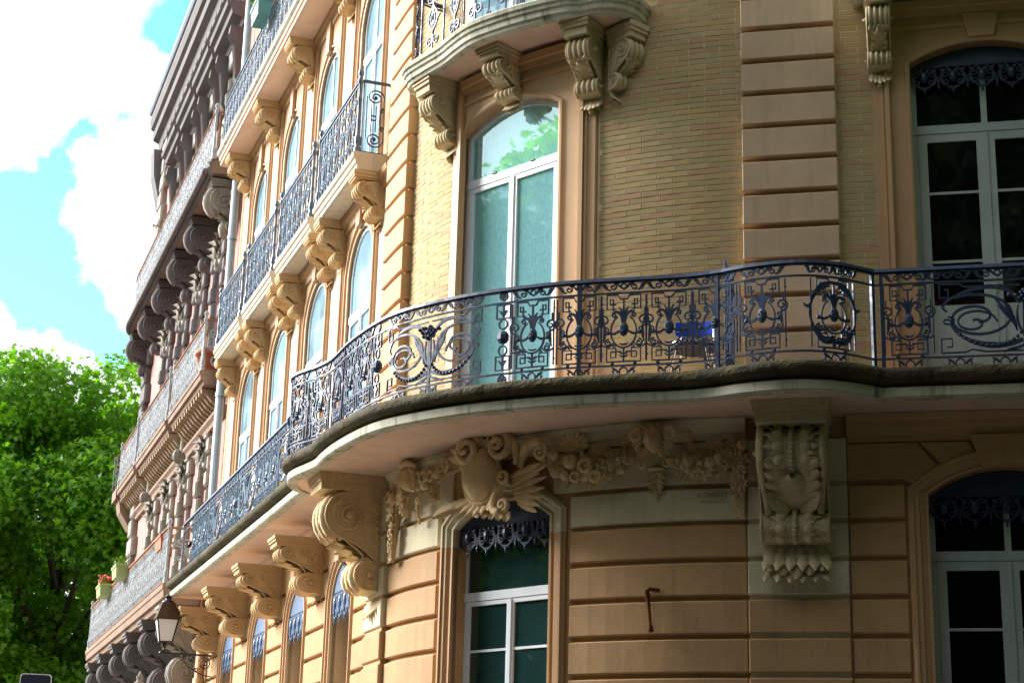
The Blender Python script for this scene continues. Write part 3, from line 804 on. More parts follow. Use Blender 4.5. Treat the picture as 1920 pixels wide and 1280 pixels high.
# ================================================================= balconies: plan curves
class Path:
    """a plan curve (x, y), resampled by arc length; out = outward side"""
    def __init__(self, pts, smooth=True, step=0.06, flip=False):
        P = [Vector(p) for p in pts]; Q = []
        if smooth:
            n = len(P)
            for i in range(n - 1):
                p0, p1, p2, p3 = P[max(i - 1, 0)], P[i], P[i + 1], P[min(i + 2, n - 1)]
                k = max(2, int((p2 - p1).length / step))
                for j in range(k):
                    t = j / k
                    Q.append(0.5 * ((2 * p1) + (p2 - p0) * t + (2 * p0 - 5 * p1 + 4 * p2 - p3) * t * t + (3 * p1 - p0 - 3 * p2 + p3) * t ** 3))
            Q.append(P[-1])
        else: Q = P
        self.q = Q; self.u = [0.0]
        for a, b in zip(Q, Q[1:]): self.u.append(self.u[-1] + (b - a).length)
        self.L = self.u[-1]
    def at(self, u):
        u = max(0.0, min(self.L, u)); lo, hi = 0, len(self.u) - 1
        while hi - lo > 1:
            m = (lo + hi) // 2
            if self.u[m] <= u: lo = m
            else: hi = m
        t = (u - self.u[lo]) / max(1e-9, self.u[hi] - self.u[lo])
        p = self.q[lo].lerp(self.q[hi], t)
        a = self.q[max(lo - 1, 0)]; b = self.q[min(hi + 1, len(self.q) - 1)]
        d = (b - a).normalized()
        return p, d, Vector((d.y, -d.x))
    def map(self, z0=0.0):
        def f(u, o, z):
            p, d, n = self.at(u)
            return Vector((p.x + n.x * o, p.y + n.y * o, z0 + z))
        return f
    def offset(self, o, n=None, u0=0, u1=None):
        u1 = self.L if u1 is None else u1
        n = n or int((u1 - u0) / 0.08) + 2
        r = []
        for i in range(n + 1):
            p, d, nn = self.at(u0 + (u1 - u0) * i / n); r.append(p + nn * o)
        return r
    def frame(self, u, z):
        p, d, n = self.at(u)
        return Matrix(((-d.x, n.x, 0, p.x), (-d.y, n.y, 0, p.y), (0, 0, 1, z), (0, 0, 0, 1)))
    def u_of_px(self, px, z=6.5):
        best = None
        for i in range(int(self.L / 0.02)):
            p, d, n = self.at(i * 0.02)
            v = Vector((p.x, p.y, z - 1.6)); x = 960 + CAMF * v.dot(_RR) / v.dot(_F)
            e = abs(x - px)
            if best is None or e <= best[0]: best = (e, i * 0.02)
        return best[1]

def wl2(s, o):
    p = W(s, o, 0); return (p.x, p.y)

# first floor balcony
NODES = [wl2(-11.2, 0.64), wl2(-9, 0.64), wl2(-6, 0.64), wl2(-3, 0.64), wl2(-1.6, 0.645), (-2.40, 20.48), (-2.53, 20.28), (-2.605, 20.04), (-2.57, 19.8), (-2.44, 19.58), (-2.24, 19.34), (-2.05, 19.03), (-1.92, 18.69), (-1.80, 18.35), (-1.63, 17.95),
         (-1.40, 17.49), (-1.17, 17.15), (-0.86, 16.85), (-0.5, 16.57), (-0.12, 16.34), (0.45, 16.08), (1.07, 15.9), (1.6, 15.76), (1.93, 15.61), (2.2, 15.42), (2.5, 15.28), (2.76, 15.23), (3.02, 15.28), (3.25, 15.395), (3.40, 15.47)]
RP1 = Path(NODES)
RC = Vector((3.40, 15.47))
RE = Vector(wl2(10.9, 0.58))
RP1R = Path([RC, RE], smooth=False)
SN = NODES[:5] + [(-2.33, 20.45), (-2.405, 20.25), (-2.435, 20.02), (-2.405, 19.78), (-2.315, 19.55), (-2.17, 19.30), (-2.02, 19.01)] + NODES[12:]
SP1 = Path(SN)
full1 = Path([tuple(p) for p in SP1.q] + [tuple(RC.lerp(RE, t)) for t in (0.02, 0.25, 0.5, 0.75, 1)], smooth=False)

def slab(path, prof, name, mat, parent, u0=0, u1=None, ends=True, n=None, rough=0.0):
    """profile (out, z) swept along a plan path"""
    u1 = path.L if u1 is None else u1
    n = n or int((u1 - u0) / 0.09) + 2
    mb = MB(path.map()); m = len(prof); vs = []
    for i in range(n + 1):
        u = u0 + (u1 - u0) * i / n
        if rough:
            for j, (b, c) in enumerate(prof):
                h = noise.noise(Vector((u * 7, b * 30, c * 30))) + 0.7 * noise.noise(Vector((u * 22, b * 60, c * 60))) + 0.5 * noise.noise(Vector((u * 60, b * 90, c * 90)))
                vs.append((u, b + rough * h, c + rough * 0.6 * h))
        else: vs += [(u, b, c) for b, c in prof]
    fs = [(i * m + j, i * m + j + 1, (i + 1) * m + j + 1, (i + 1) * m + j) for i in range(n) for j in range(m - 1)]
    fs += [tuple(range(m)), tuple(range(n * m, n * m + m))]
    mb.add(vs, fs)
    return obj(name, mb, mat, parent)
def plate(outer, s0, s1, inner_off, z0, z1, name, mat, parent):
    """flat plate between an outer plan line and the wall"""
    n = max(2, int(abs(s1 - s0) / 0.12))
    inner = [W(s1 + (s0 - s1) * i / n, inner_off, 0) for i in range(n + 1)]
    pl = [(p.x, p.y) for p in outer] + [(p.x, p.y) for p in inner]
    tri = tessellate_polygon([[Vector((x, y, 0)) for x, y in pl]]); k = len(pl)
    mb = MB(ident)
    mb.add([(x, y, z0) for x, y in pl] + [(x, y, z1) for x, y in pl], [tuple(t) for t in tri] + [tuple(i + k for i in t) for t in tri] + [(i, (i + 1) % k, k + (i + 1) % k, k + i) for i in range(k)])
    return obj(name, mb, mat, parent)

SLAB1 = plate(full1.offset(0.10), -11.2, 10.9, -0.03, 5.722, 5.93, 'balcony_slab', M_SOFFIT, B)
slab(full1, [(0.05, 5.708), (0.15, 5.71), (0.165, 5.725), (0.165, 5.805), (0.15, 5.815), (0.10, 5.82)], 'fascia', M_FASCIA, SLAB1)
_mp = [(0.06, 5.822), (0.12, 5.824), (0.135, 5.835), (0.14, 5.85), (0.175, 5.855), (0.20, 5.862), (0.222, 5.875), (0.235, 5.895), (0.24, 5.92), (0.236, 5.945), (0.222, 5.97), (0.20, 5.986), (0.17, 5.996), (0.12, 6.0), (0.02, 6.003), (-0.05, 5.995)]
slab(full1, _mp, 'moss_edge', M_MOSS, SLAB1, n=int(full1.L / 0.022), rough=0.0055)

# ---------------------------------------------------------------- iron patterns, in (u, v): u along, v up
def spiral(cx, cy, r0, r1, a0, turns, n=None):
    n = n or max(8, int(abs(turns) * 14))
    return [(cx + (r0 + (r1 - r0) * i / n) * math.cos(R(a0) + 2 * PI * turns * i / n), cy + (r0 + (r1 - r0) * i / n) * math.sin(R(a0) + 2 * PI * turns * i / n)) for i in range(n + 1)]
def ell(cx, cy, rx, ry, n=18, a0=0, a1=360):
    return [(cx + rx * math.cos(R(a0 + (a1 - a0) * i / n)), cy + ry * math.sin(R(a0 + (a1 - a0) * i / n))) for i in range(n + 1)]
def bez(p0, p1, p2, p3, n=9):
    return [tuple(((1 - t) ** 3 * a + 3 * (1 - t) ** 2 * t * b + 3 * (1 - t) * t * t * c + t ** 3 * d) for a, b, c, d in zip(p0, p1, p2, p3)) for t in [i / n for i in range(n + 1)]]
def mir(S): return S + [([(-u, v) for u, v in p], w, *r) for p, w, *r in S]
def taper(n, a, b, c): return [a + (b - a) * min(1, 2 * i / n) + (c - b) * max(0, 2 * i / n - 1) for i in range(n + 1)]
LW = 0.013
def pat_med():
    """medallion unit: oval ring, boss, palmette, swags, key frets"""
    S = []
    half = []
    half.append((ell(0, 0.47, 0.125, 0.165, 14, -90, 62), LW))
    p = bez((0.03, 0.49), (0.08, 0.43), (0.11, 0.44), (0.155, 0.455)); half.append((p, taper(len(p) - 1, 0.012, 0.022, 0.012)))
    half.append((spiral(0.165, 0.485, 0.034, 0.008, -90, 1.1), 0.011))
    p = bez((0.012, 0.55), (0.02, 0.64), (0.05, 0.69), (0.098, 0.655)); half.append((p, taper(len(p) - 1, 0.014, 0.026, 0.016)))
    half.append((spiral(0.092, 0.632, 0.026, 0.006, 80, -1.1), 0.013))
    p = bez((0.006, 0.58), (0.015, 0.66), (0.03, 0.70), (0.05, 0.715)); half.append((p, taper(len(p) - 1, 0.012, 0.02, 0.005)))
    half.append((bez((0.0, 0.245), (0.03, 0.245), (0.035, 0.265), (0.05, 0.262), 5), taper(5, 0.012, 0.014, 0.004)))
    half.append((bez((0.0, 0.215), (0.03, 0.21), (0.03, 0.235), (0.045, 0.232), 5), taper(5, 0.012, 0.014, 0.004)))
    half.append((bez((0.0, 0.335), (0.025, 0.33), (0.03, 0.35), (0.045, 0.345), 5), taper(5, 0.012, 0.014, 0.004)))
    # key frets, low and high
    for lo, sg in ((0.165, 1), (0.835, -1)):
        h = lambda v: lo + sg * v
        half.append(([(0.0, h(0.0)), (0.035, h(0.0)), (0.055, h(-0.0)), (0.165, h(0.0)), (0.165, h(0.135)), (0.075, h(0.135)), (0.075, h(0.045)), (0.125, h(0.045)), (0.125, h(0.1)), (0.02, h(0.1))] if sg > 0 else
                     [(0.0, h(0.04)), (0.035, h(0.04)), (0.055, h(0.0)), (0.165, h(0.0)), (0.165, h(0.14)), (0.105, h(0.14)), (0.105, h(0.045)), (0.135, h(0.045)), (0.135, h(0.095)), (0.075, h(0.095))], 0.0115))
        half.append((spiral(0.085, h(0.155), 0.02, 0.005, -90 * sg, 0.9 * sg, 9), 0.010))
    # side scroll with a hanging leaf, shared with the neighbour
    half.append((spiral(0.19, 0.58, 0.062, 0.012, -100, 1.5), 0.013)); half.append((spiral(0.150, 0.355, 0.038, 0.008, 100, -1.3, 12), 0.012)); half.append((bez((0.10, 0.355), (0.13, 0.30), (0.18, 0.31), (0.222, 0.34), 6), 0.012)); half.append(([(0.223, 0.17), (0.223, 0.83)], 0.010))
    p = bez((0.19, 0.54), (0.175, 0.47), (0.185, 0.42), (0.20, 0.36)); half.append((p, taper(len(p) - 1, 0.014, 0.030, 0.008)))
    half.append(([(0.205, 0.63), (0.205, 0.70)], 0.012))
    S = mir(half)
    S.append(([(0, 0.17), (0, 0.31)], 0.013)); S.append(([(0, 0.55), (0, 0.80)], 0.014)); S.append(([(0, 0.64), (0, 0.74)], [0.03, 0.006]))
    balls = [(0, 0.49, 0.05, 0.074, 0.032), (0.155, 0.455, 0.022, 0.022, 0.02), (-0.155, 0.455, 0.022, 0.022, 0.02), (0.225, 0.75, 0.013, 0.013, 0.013), (0.225, 0.235, 0.013, 0.013, 0.013), (0.11, 0.147, 0.02, 0.014, 0.016), (-0.11, 0.147, 0.02, 0.014, 0.016)]
    for a in range(6): balls.append((0.02 * math.cos(a), 0.49 + 0.035 * math.sin(a), 0.012, 0.012, 0.04))
    return S, balls
def pat_base(w):
    """ring and C scrolls between the two bottom rails, running wave under the handrail"""
    half = [(spiral(0.088, 0.062, 0.032, 0.010, 200, -0.75, 9), 0.012), (bez((0.05, 0.065), (0.075, 0.08), (0.09, 0.1), (0.115, 0.105), 5), taper(5, 0.012, 0.022, 0.008))]
    S = mir(half); S.append((ell(0, 0.062, 0.040, 0.045, 12), 0.012))
    return S
def pat_frieze():
    S = []
    half = [(spiral(0.105, 0.920, 0.036, 0.008, 100, 1.25, 14), 0.012), (bez((0.095, 0.955), (0.05, 0.965), (0.045, 0.905), (0.0, 0.90), 8), taper(8, 0.012, 0.018, 0.012)), (bez((0.13, 0.89), (0.17, 0.88), (0.19, 0.93), (0.222, 0.955), 6), taper(6, 0.012, 0.02, 0.008)),
            (bez((0.16, 0.90), (0.175, 0.95), (0.20, 0.96), (0.21, 0.93), 5), taper(5, 0.010, 0.016, 0.004))]
    S = mir(half); S.append((ell(0, 0.925, 0.027, 0.03, 10), 0.011))
    return S
def pat_lyre():
    """wide panel: two pairs of great scrolls, a flower vase in the middle, garlands"""
    half = []
    half.append((spiral(0.27, 0.50, 0.235, 0.05, 60, 1.55, 30), 0.020))
    half.append((spiral(0.285, 0.45, 0.13, 0.02, 180, -1.3, 20), 0.016))
    p = bez((0.03, 0.62), (0.08, 0.85), (0.26, 0.82), (0.40, 0.70), 12); half.append((p, taper(12, 0.014, 0.034, 0.012)))
    p = bez((0.40, 0.70), (0.46, 0.64), (0.47, 0.60), (0.43, 0.56), 7); half.append((p, taper(7, 0.012, 0.026, 0.010)))
    for k, (a, b) in enumerate(((0.12, 0.66), (0.15, 0.61), (0.175, 0.70), (0.10, 0.60))):
        p = bez((0.05, 0.36), (0.06, 0.48), (a * 0.8, b - 0.08), (a, b), 7); half.append((p, taper(7, 0.012, 0.030, 0.004)))
    p = bez((0.02, 0.27), (0.12, 0.20), (0.26, 0.20), (0.36, 0.33), 12); half.append((p, taper(12, 0.030, 0.046, 0.022)))
    p = bez((0.36, 0.33), (0.40, 0.39), (0.42, 0.45), (0.405, 0.5), 6); half.append((p, taper(6, 0.024, 0.03, 0.01)))
    p = bez((0.0, 0.25), (0.04, 0.16), (0.1, 0.2), (0.13, 0.15), 6); half.append((p, taper(6, 0.014, 0.024, 0.006)))
    half.append((spiral(0.43, 0.47, 0.045, 0.01, 90, 1.2, 12), 0.012))
    half.append(([(0.47, 0.165), (0.47, 0.30), (0.41, 0.30), (0.41, 0.22), (0.44, 0.22)], 0.0115)); half.append(([(0.47, 0.835), (0.47, 0.70), (0.42, 0.70), (0.42, 0.78), (0.445, 0.78)], 0.0115))
    half.append(([(0.47, 0.165), (0.34, 0.165), (0.30, 0.19), (0.22, 0.165), (0.02, 0.165)], 0.011)); half.append(([(0.47, 0.835), (0.36, 0.835), (0.33, 0.80), (0.02, 0.80)], 0.011))
    half.append((bez((0.0, 0.30), (0.055, 0.40), (0.05, 0.52), (0.035, 0.60), 8), taper(8, 0.012, 0.02, 0.012)))
    S = mir(half)
    S.append(([(0, 0.0), (0, 0.30)], 0.03)); S.append(([(0, 0.30), (0, 0.66)], [0.05, 0.03]))
    balls = []
    rnd = random.Random(3)
    for i in range(22): balls.append((rnd.gauss(0, 0.045), 0.70 + rnd.gauss(0, 0.035), 0.02, 0.02, 0.035))
    for sg in (-1, 1):
        for i in range(13):
            t = i / 12; q = bez((0.03, 0.34), (0.10, 0.18), (0.26, 0.18), (0.37, 0.34), 12)[i]
            balls.append((sg * q[0], q[1], 0.022 * (0.7 + 0.5 * math.sin(PI * t)), 0.02, 0.026))
    return S, balls
def pat_globe():
    half = [(ell(0.0, 0.165 + 0.07, 0.072, 0.06, 4, 45, 135), 0.011)]
    S = mir([([(0.0, 0.165), (0.075, 0.165), (0.075, 0.305), (0, 0.305)], 0.0115), ([(0.0, 0.835), (0.075, 0.835), (0.075, 0.695), (0, 0.695)], 0.0115), (bez((0.0, 0.21), (0.02, 0.23), (0.03, 0.27), (0.045, 0.26), 5), taper(5, 0.012, 0.018, 0.004)),
             (bez((0.0, 0.72), (0.02, 0.74), (0.03, 0.79), (0.05, 0.77), 5), taper(5, 0.012, 0.02, 0.004))])
    S += [(ell(0, 0.635, 0.045, 0.05, 14), 0.012), (ell(0, 0.365, 0.045, 0.05, 14), 0.012), ([(0, 0.17), (0, 0.31)], 0.013), ([(0, 0.69), (0, 0.83)], 0.013)]
    S += [(ell(0, 0.063, 0.042, 0.045, 12), 0.013), (ell(0, 0.925, 0.042, 0.042, 12), 0.013)]
    for a in range(6): S.append(([(0, 0.063), (0.04 * math.cos(a * PI / 3), 0.063 + 0.04 * math.sin(a * PI / 3))], 0.014)); S.append(([(0, 0.925), (0.04 * math.cos(a * PI / 3), 0.925 + 0.04 * math.sin(a * PI / 3))], 0.014))
    return S, [(0, 0.50, 0.068, 0.072, 0.055)]
def pat_bump():
    """round wreath panel on the small bow"""
    S, balls = pat_med()
    half = [(ell(0, 0.50, 0.235, 0.27, 18, -80, 80), 0.018)]
    p = bez((0.0, 0.80), (0.08, 0.80), (0.18, 0.76), (0.22, 0.60), 9); half.append((p, taper(9, 0.02, 0.038, 0.014)))
    p = bez((0.22, 0.60), (0.23, 0.55), (0.27, 0.54), (0.29, 0.585), 7); half.append((p, taper(7, 0.016, 0.03, 0.010)))
    p = bez((0.0, 0.24), (0.07, 0.20), (0.14, 0.22), (0.2, 0.33), 9); half.append((p, taper(9, 0.03, 0.042, 0.012)))
    S = [s for s in S if min(abs(u) for u, v in s[0]) < 0.13 or s[0][0][1] < 0.32] + mir(half)
    rnd = random.Random(5)
    for i in range(12): balls.append((rnd.gauss(0, 0.07), 0.235 + rnd.gauss(0, 0.018), 0.02, 0.017, 0.025))
    return S, balls
def build_pat(mb, S, balls, u0, v0=0.0, H=1.0, d=0.010, su=1.0, wk=1.14):
    for p, w, *r in S: mb.bar([(u0 + u * su, v0 + v * H) for u, v in p], [x * wk for x in w] if hasattr(w, '__len__') else w * wk, d)
    for u, v, ru, rv, rd in balls: mb.blob((u0 + u * su, 0, v0 + v * H), (ru, rd, rv), 8, 5)

# ---------------------------------------------------------------- first floor railing
Z1 = 6.0
def hand(path, z0, H, mat, parent, name='balcony_railing', rails=(0.855, 0.125), d=0.03, foot=0.0, u0=0, u1=None, low=0.0):
    u1 = path.L if u1 is None else u1
    mb = MB(path.map(z0)); n = int((u1 - u0) / 0.12) + 1
    def run(b0, b1, c0, c1):
        vs = []
        for i in range(n + 1):
            u = u0 + (u1 - u0) * i / n
            vs += [(u, b0, c0), (u, b1, c0), (u, b1 - 0.008 if c1 > H * 0.97 else b1, c1), (u, b0 + 0.008 if c1 > H * 0.97 else b0, c1)]
        fs = [(4 * i + j, 4 * i + (j + 1) % 4, 4 * i + 4 + (j + 1) % 4, 4 * i + 4 + j) for i in range(n) for j in range(4)] + [(0, 1, 2, 3), (4 * n + 3, 4 * n + 2, 4 * n + 1, 4 * n)]
        mb.add(vs, fs)
    run(-d, d, H - 0.026, H + 0.008)
    run(-d * 0.6, d * 0.6, H - 0.040, H - 0.0265)
    for r in rails: run(-0.012, 0.012, r * H - 0.008, r * H + 0.008)
    run(-0.014, 0.014, low, low + 0.02)
    return obj(name, mb, mat, parent)
def post(path, u, z0, H, mat, parent, style='flat', w=0.03):
    if style == 'flat':
        mb = MB(ident); mb.box(-w / 2, w / 2, -w / 2, w / 2, 0, H); mb.box(-w * 0.9, w * 0.9, -w * 0.9, w * 0.9, -0.01, 0.03)
    else:
        mb = MB(ident)
        mb.lathe([(0.045, 0), (0.05, 0.05), (0.03, 0.08), (0.042, 0.13), (0.042, 0.20), (0.025, 0.24), (0.022, 0.40), (0.03, 0.43), (0.022, 0.46), (0.022, 0.70), (0.034, 0.73), (0.022, 0.77), (0.022, 0.93), (0.036, 0.96), (0.042, 1.0), (0.02, 1.03), (0.038, 1.07), (0.042, 1.11), (0.02, 1.15), (0.004, 1.16)], k=10)
    return obj('post', mb, mat, parent, style != 'flat', path.frame(u, z0))
RAIL1 = hand(RP1, Z1, 1.0, M_IRON, B)
RAIL1R = hand(RP1R, Z1, 1.0, M_IRON, B)
uA = RP1.u_of_px(805)
seq = [('lyre', uA), ('globe', RP1.u_of_px(943))]
for x in (998, 1087, 1170, 1253, 1340, 1430): seq.append(('med', RP1.u_of_px(x)))
seq.append(('bump', RP1.u_of_px(1562)))
seq.append(('globe', uA - (RP1.u_of_px(943) - uA)))
u = seq[-1][1] - 0.33
for kind, adv in (('med', 0.45), ('med', 0.55), ('bump', 0.56), ('med', 0.52), ('med', 0.40), ('globe', 0.33)):
    seq.append((kind, u)); u -= adv
straight_end = sum((Vector(a) - Vector(b)).length for a, b in zip(NODES[:5], NODES[1:5]))
PATS = {'med': pat_med(), 'lyre': pat_lyre(), 'globe': pat_globe(), 'bump': pat_bump()}
SU = {'lyre': 1.38}
HW = {'med': 0.225, 'lyre': 0.68, 'globe': 0.09, 'bump': 0.29}
shared = {}
def shared_panel(kind):
    if kind not in shared:
        mb = MB(ident); S, b = PATS[kind]; build_pat(mb, S, b, 0, su=SU.get(kind, 1))
        if kind == 'med' : build_pat(mb, pat_base(0), [], 0)
        if kind in ('lyre', 'bump'):
            for q in ((-0.45, 0.45) if kind == 'lyre' else (0,)): build_pat(mb, pat_base(0), [], q)
        shared[kind] = mb.mesh('scroll_panel')
        if kind in ('med', 'lyre'):
            mb = MB(ident)
            for q in ((0,) if kind == 'med' else (-0.45, 0.0, 0.45)): build_pat(mb, pat_frieze(), [], q)
            shared[kind + 'f'] = mb.mesh('running_scroll')
    return shared[kind]
last = None
kinds = ['med', 'med', 'lyre', 'med', 'med', 'med', 'lyre', 'globe', 'med', 'med', 'lyre', 'med']
ki = 0
while u > 0.5:
    k = kinds[ki % len(kinds)]; ki += 1
    u -= HW[k] + 0.02
    if u - HW[k] < 0: break
    seq.append((k, u)); u -= HW[k]
for kind, uc in seq:
    if uc < straight_end - 0.6:
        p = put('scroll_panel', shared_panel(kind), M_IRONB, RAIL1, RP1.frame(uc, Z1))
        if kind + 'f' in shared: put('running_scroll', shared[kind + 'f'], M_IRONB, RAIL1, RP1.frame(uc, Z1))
    else:
        mb = MB(RP1.map(Z1)); S, b = PATS[kind]; build_pat(mb, S, b, uc, su=SU.get(kind, 1))
        if kind == 'med': build_pat(mb, pat_base(0), [], uc)
        if kind in ('lyre', 'bump'):
            for q in ((-0.45, 0, 0.45) if kind == 'lyre' else (0,)): build_pat(mb, pat_base(0), [], uc + q)
        obj('scroll_panel', mb, M_IRON, RAIL1)
        if kind != 'globe':
            mb = MB(RP1.map(Z1))
            for q in {'med': (0,), 'lyre': (-0.45, 0.0, 0.45), 'bump': (-0.13, 0.13)}[kind]: build_pat(mb, pat_frieze(), [], uc + q, su={'bump': 0.62}.get(kind, 1))
            obj('running_scroll', mb, M_IRON, RAIL1)
for x in (1087, 1347, 1633): post(RP1, RP1.u_of_px(x) if x < 1600 else RP1.L - 0.02, Z1 - 0.01, 0.99, M_IRON, RAIL1, w=0.034)
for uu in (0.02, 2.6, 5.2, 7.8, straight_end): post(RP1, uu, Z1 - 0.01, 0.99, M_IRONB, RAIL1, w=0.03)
# straight right hand part
post(RP1R, 0.07, Z1 - 0.01, 0.99, M_IRON, RAIL1R, w=0.034)
SU['lyre'] = 1.88; shared.pop('lyre', None)
mb = MB(ident); S, b = PATS['lyre']; build_pat(mb, S, b, 0, su=1.62, wk=1.25)
for q in (-0.60, -0.2, 0.2, 0.60): build_pat(mb, pat_base(0), [], q)
WIDE = mb.mesh('scroll_panel')
for uc, k in ((0.31, 'med'), (1.36, 'wide'), (2.41, 'med'), (2.86, 'med'), (3.91, 'wide'), (4.96, 'med')):
    put('scroll_panel', WIDE if k == 'wide' else shared_panel('med'), M_IRON, RAIL1R, RP1R.frame(uc, Z1))
    for q in ((-0.68, -0.23, 0.23, 0.68) if k == 'wide' else (0,)): put('running_scroll', shared['medf'], M_IRON, RAIL1R, RP1R.frame(uc + q, Z1))
# small supports of the bottom rail
for i in range(24):
    uu = straight_end + 0.3 + i * 0.42
    if uu < RP1.L: post(RP1, uu, Z1 - 0.02, 0.03, M_IRON, RAIL1, w=0.02)

# ---------------------------------------------------------------- second floor: four small balconies on the long front
Z2 = 10.07
def pat_scrolls(Lp, H=1.0):
    """tall S scrolls between thin bars"""
    S, balls = [], []
    n = max(1, int(round(Lp / 0.31))); w = Lp / n
    for k in range(n):
        c = (k + 0.5) * w - Lp / 2
        h = [(spiral(0.06, 0.20, 0.075, 0.012, 190, -1.5, 20), 0.011), (spiral(0.06, 0.78, 0.075, 0.012, 170, 1.5, 20), 0.011),
             (bez((-0.012, 0.22), (-0.02, 0.40), (0.12, 0.40), (0.075, 0.50), 9), taper(9, 0.011, 0.018, 0.01)), (bez((-0.012, 0.76), (-0.02, 0.60), (0.12, 0.60), (0.075, 0.50), 9), taper(9, 0.011, 0.018, 0.01)),
             (spiral(0.10, 0.5, 0.035, 0.008, 0, 1.2, 12), 0.010)]
        S += [([(c + u, v) for u, v in p], q) for p, q in mir(h)]
        S += [([(c, 0.03), (c, 0.97)], 0.011), ([(c + w / 2, 0.03), (c + w / 2, 0.97)], 0.010), (ell(c, 0.5, 0.04, 0.085, 12), 0.010), (ell(c + w / 2, 0.91, 0.028, 0.028, 8), 0.009), (ell(c + w / 2, 0.09, 0.028, 0.028, 8), 0.009)]
        balls += [(c, 0.5, 0.02, 0.03, 0.02), (c, 0.30, 0.014, 0.02, 0.014), (c, 0.70, 0.014, 0.02, 0.014)]
    return S, balls
def pat_end(w=0.30):
    """narrow return: a large spiral above and below, a lyre of bars between"""
    S = [(spiral(0.0, 0.80, 0.115, 0.014, 200, -2.1, 30), 0.012), (spiral(0.0, 0.19, 0.115, 0.014, 160, 2.1, 30), 0.012), ([(0.05, 0.30), (0.05, 0.69)], 0.011), ([(-0.01, 0.31), (-0.01, 0.68)], 0.011), ([(0.115, 0.2), (0.115, 0.8)], 0.011),
         (ell(0.02, 0.5, 0.035, 0.035, 12), 0.011), (spiral(-0.085, 0.62, 0.035, 0.008, 90, 1.3, 12), 0.010), (spiral(-0.085, 0.36, 0.035, 0.008, -90, -1.3, 12), 0.010), (bez((-0.09, 0.66), (-0.05, 0.56), (-0.05, 0.42), (-0.09, 0.33), 8), 0.012)]
    return S, [(0, 0.80, 0.02, 0.02, 0.014), (0, 0.19, 0.02, 0.02, 0.014)]
_S, _b = pat_scrolls(1.98)
_m = MB(ident); build_pat(_m, _S, _b, 0, 0, 0.96); PAN2 = _m.mesh('scroll_panel')
_S, _b = pat_end()
_m = MB(ident); build_pat(_m, _S, _b, 0, 0, 0.96); END2 = _m.mesh('end_panel')
SL2 = [(-3.15, -0.93), (-5.68, -3.46), (-8.2, -5.98), (-10.72, -8.5)]
for k, (a, b) in enumerate(SL2):
    mb = MB(W)
    mb.sweep([(-0.01, Z2 - 0.245), (0.36, Z2 - 0.245), (0.40, Z2 - 0.23), (0.405, Z2 - 0.18), (0.425, Z2 - 0.165), (0.43, Z2 - 0.11), (0.455, Z2 - 0.09), (0.46, Z2 - 0.03), (0.44, Z2 - 0.01), (-0.01, Z2 - 0.008)], a, b)
    sl = obj('balcony_slab', mb, M_LEDGE, B)
    pth = Path([wl2(a + 0.05, 0.40), wl2(b - 0.05, 0.40)], smooth=False)
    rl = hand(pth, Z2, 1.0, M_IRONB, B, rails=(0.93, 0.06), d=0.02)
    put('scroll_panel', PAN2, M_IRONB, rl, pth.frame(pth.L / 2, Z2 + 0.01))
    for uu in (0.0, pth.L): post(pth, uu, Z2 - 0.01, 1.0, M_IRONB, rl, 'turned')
    e1 = Path([wl2(b - 0.05, 0.36), wl2(b - 0.05, 0.02)], smooth=False)
    mb = MB(e1.map(Z2)); mb.box(0, e1.L, -0.015, 0.015, 0.965, 1.0); mb.box(0, e1.L, -0.01, 0.01, 0.0, 0.02); mb.box(-0.012, 0.012, -0.012, 0.012, 0, 0.99); obj('end_rail', mb, M_IRON, rl)
    put('end_panel', END2, M_IRON, rl, e1.frame(e1.L / 2, Z2 + 0.01))

# corner balcony of the second floor: serpentine
Z2C = 10.29
N2 = [(0.92, 0.0), (0.93, 0.18), (0.98, 0.34), (1.12, 0.42), (1.4, 0.42), (1.75, 0.43), (2.05, 0.50), (2.35, 0.56), (2.8, 0.55), (3.2, 0.52), (3.44, 0.48), (3.5, 0.42), (3.56, 0.44), (3.7, 0.42), (3.83, 0.34), (3.90, 0.2), (3.92, 0.0)]
RP2 = Path([wl2(s, o) for s, o in N2], step=0.04)
SLAB2 = plate(RP2.offset(0.05), 0.93, 3.91, -0.02, 10.07, 10.27, 'balcony_slab', M_SOFFIT, B)
slab(RP2, [(-0.02, 10.05), (0.07, 10.05), (0.08, 10.085), (0.10, 10.095), (0.105, 10.15), (0.125, 10.165), (0.13, 10.20), (0.15, 10.215), (0.155, 10.26), (0.13, 10.285), (-0.08, 10.287)], 'fascia', M_FASCIA, SLAB2)
RAIL2C = hand(RP2, Z2C, 1.0, M_IRON, B, rails=(0.93, 0.05), d=0.02)
_S, _b = pat_scrolls(0.44)
for i in range(9):
    uc = 0.40 + i * 0.46
    if uc > RP2.L - 0.25: break
    mb = MB(RP2.map(Z2C + 0.01)); build_pat(mb, _S, _b, uc, 0, 0.96); obj('scroll_panel', mb, M_IRON, RAIL2C)

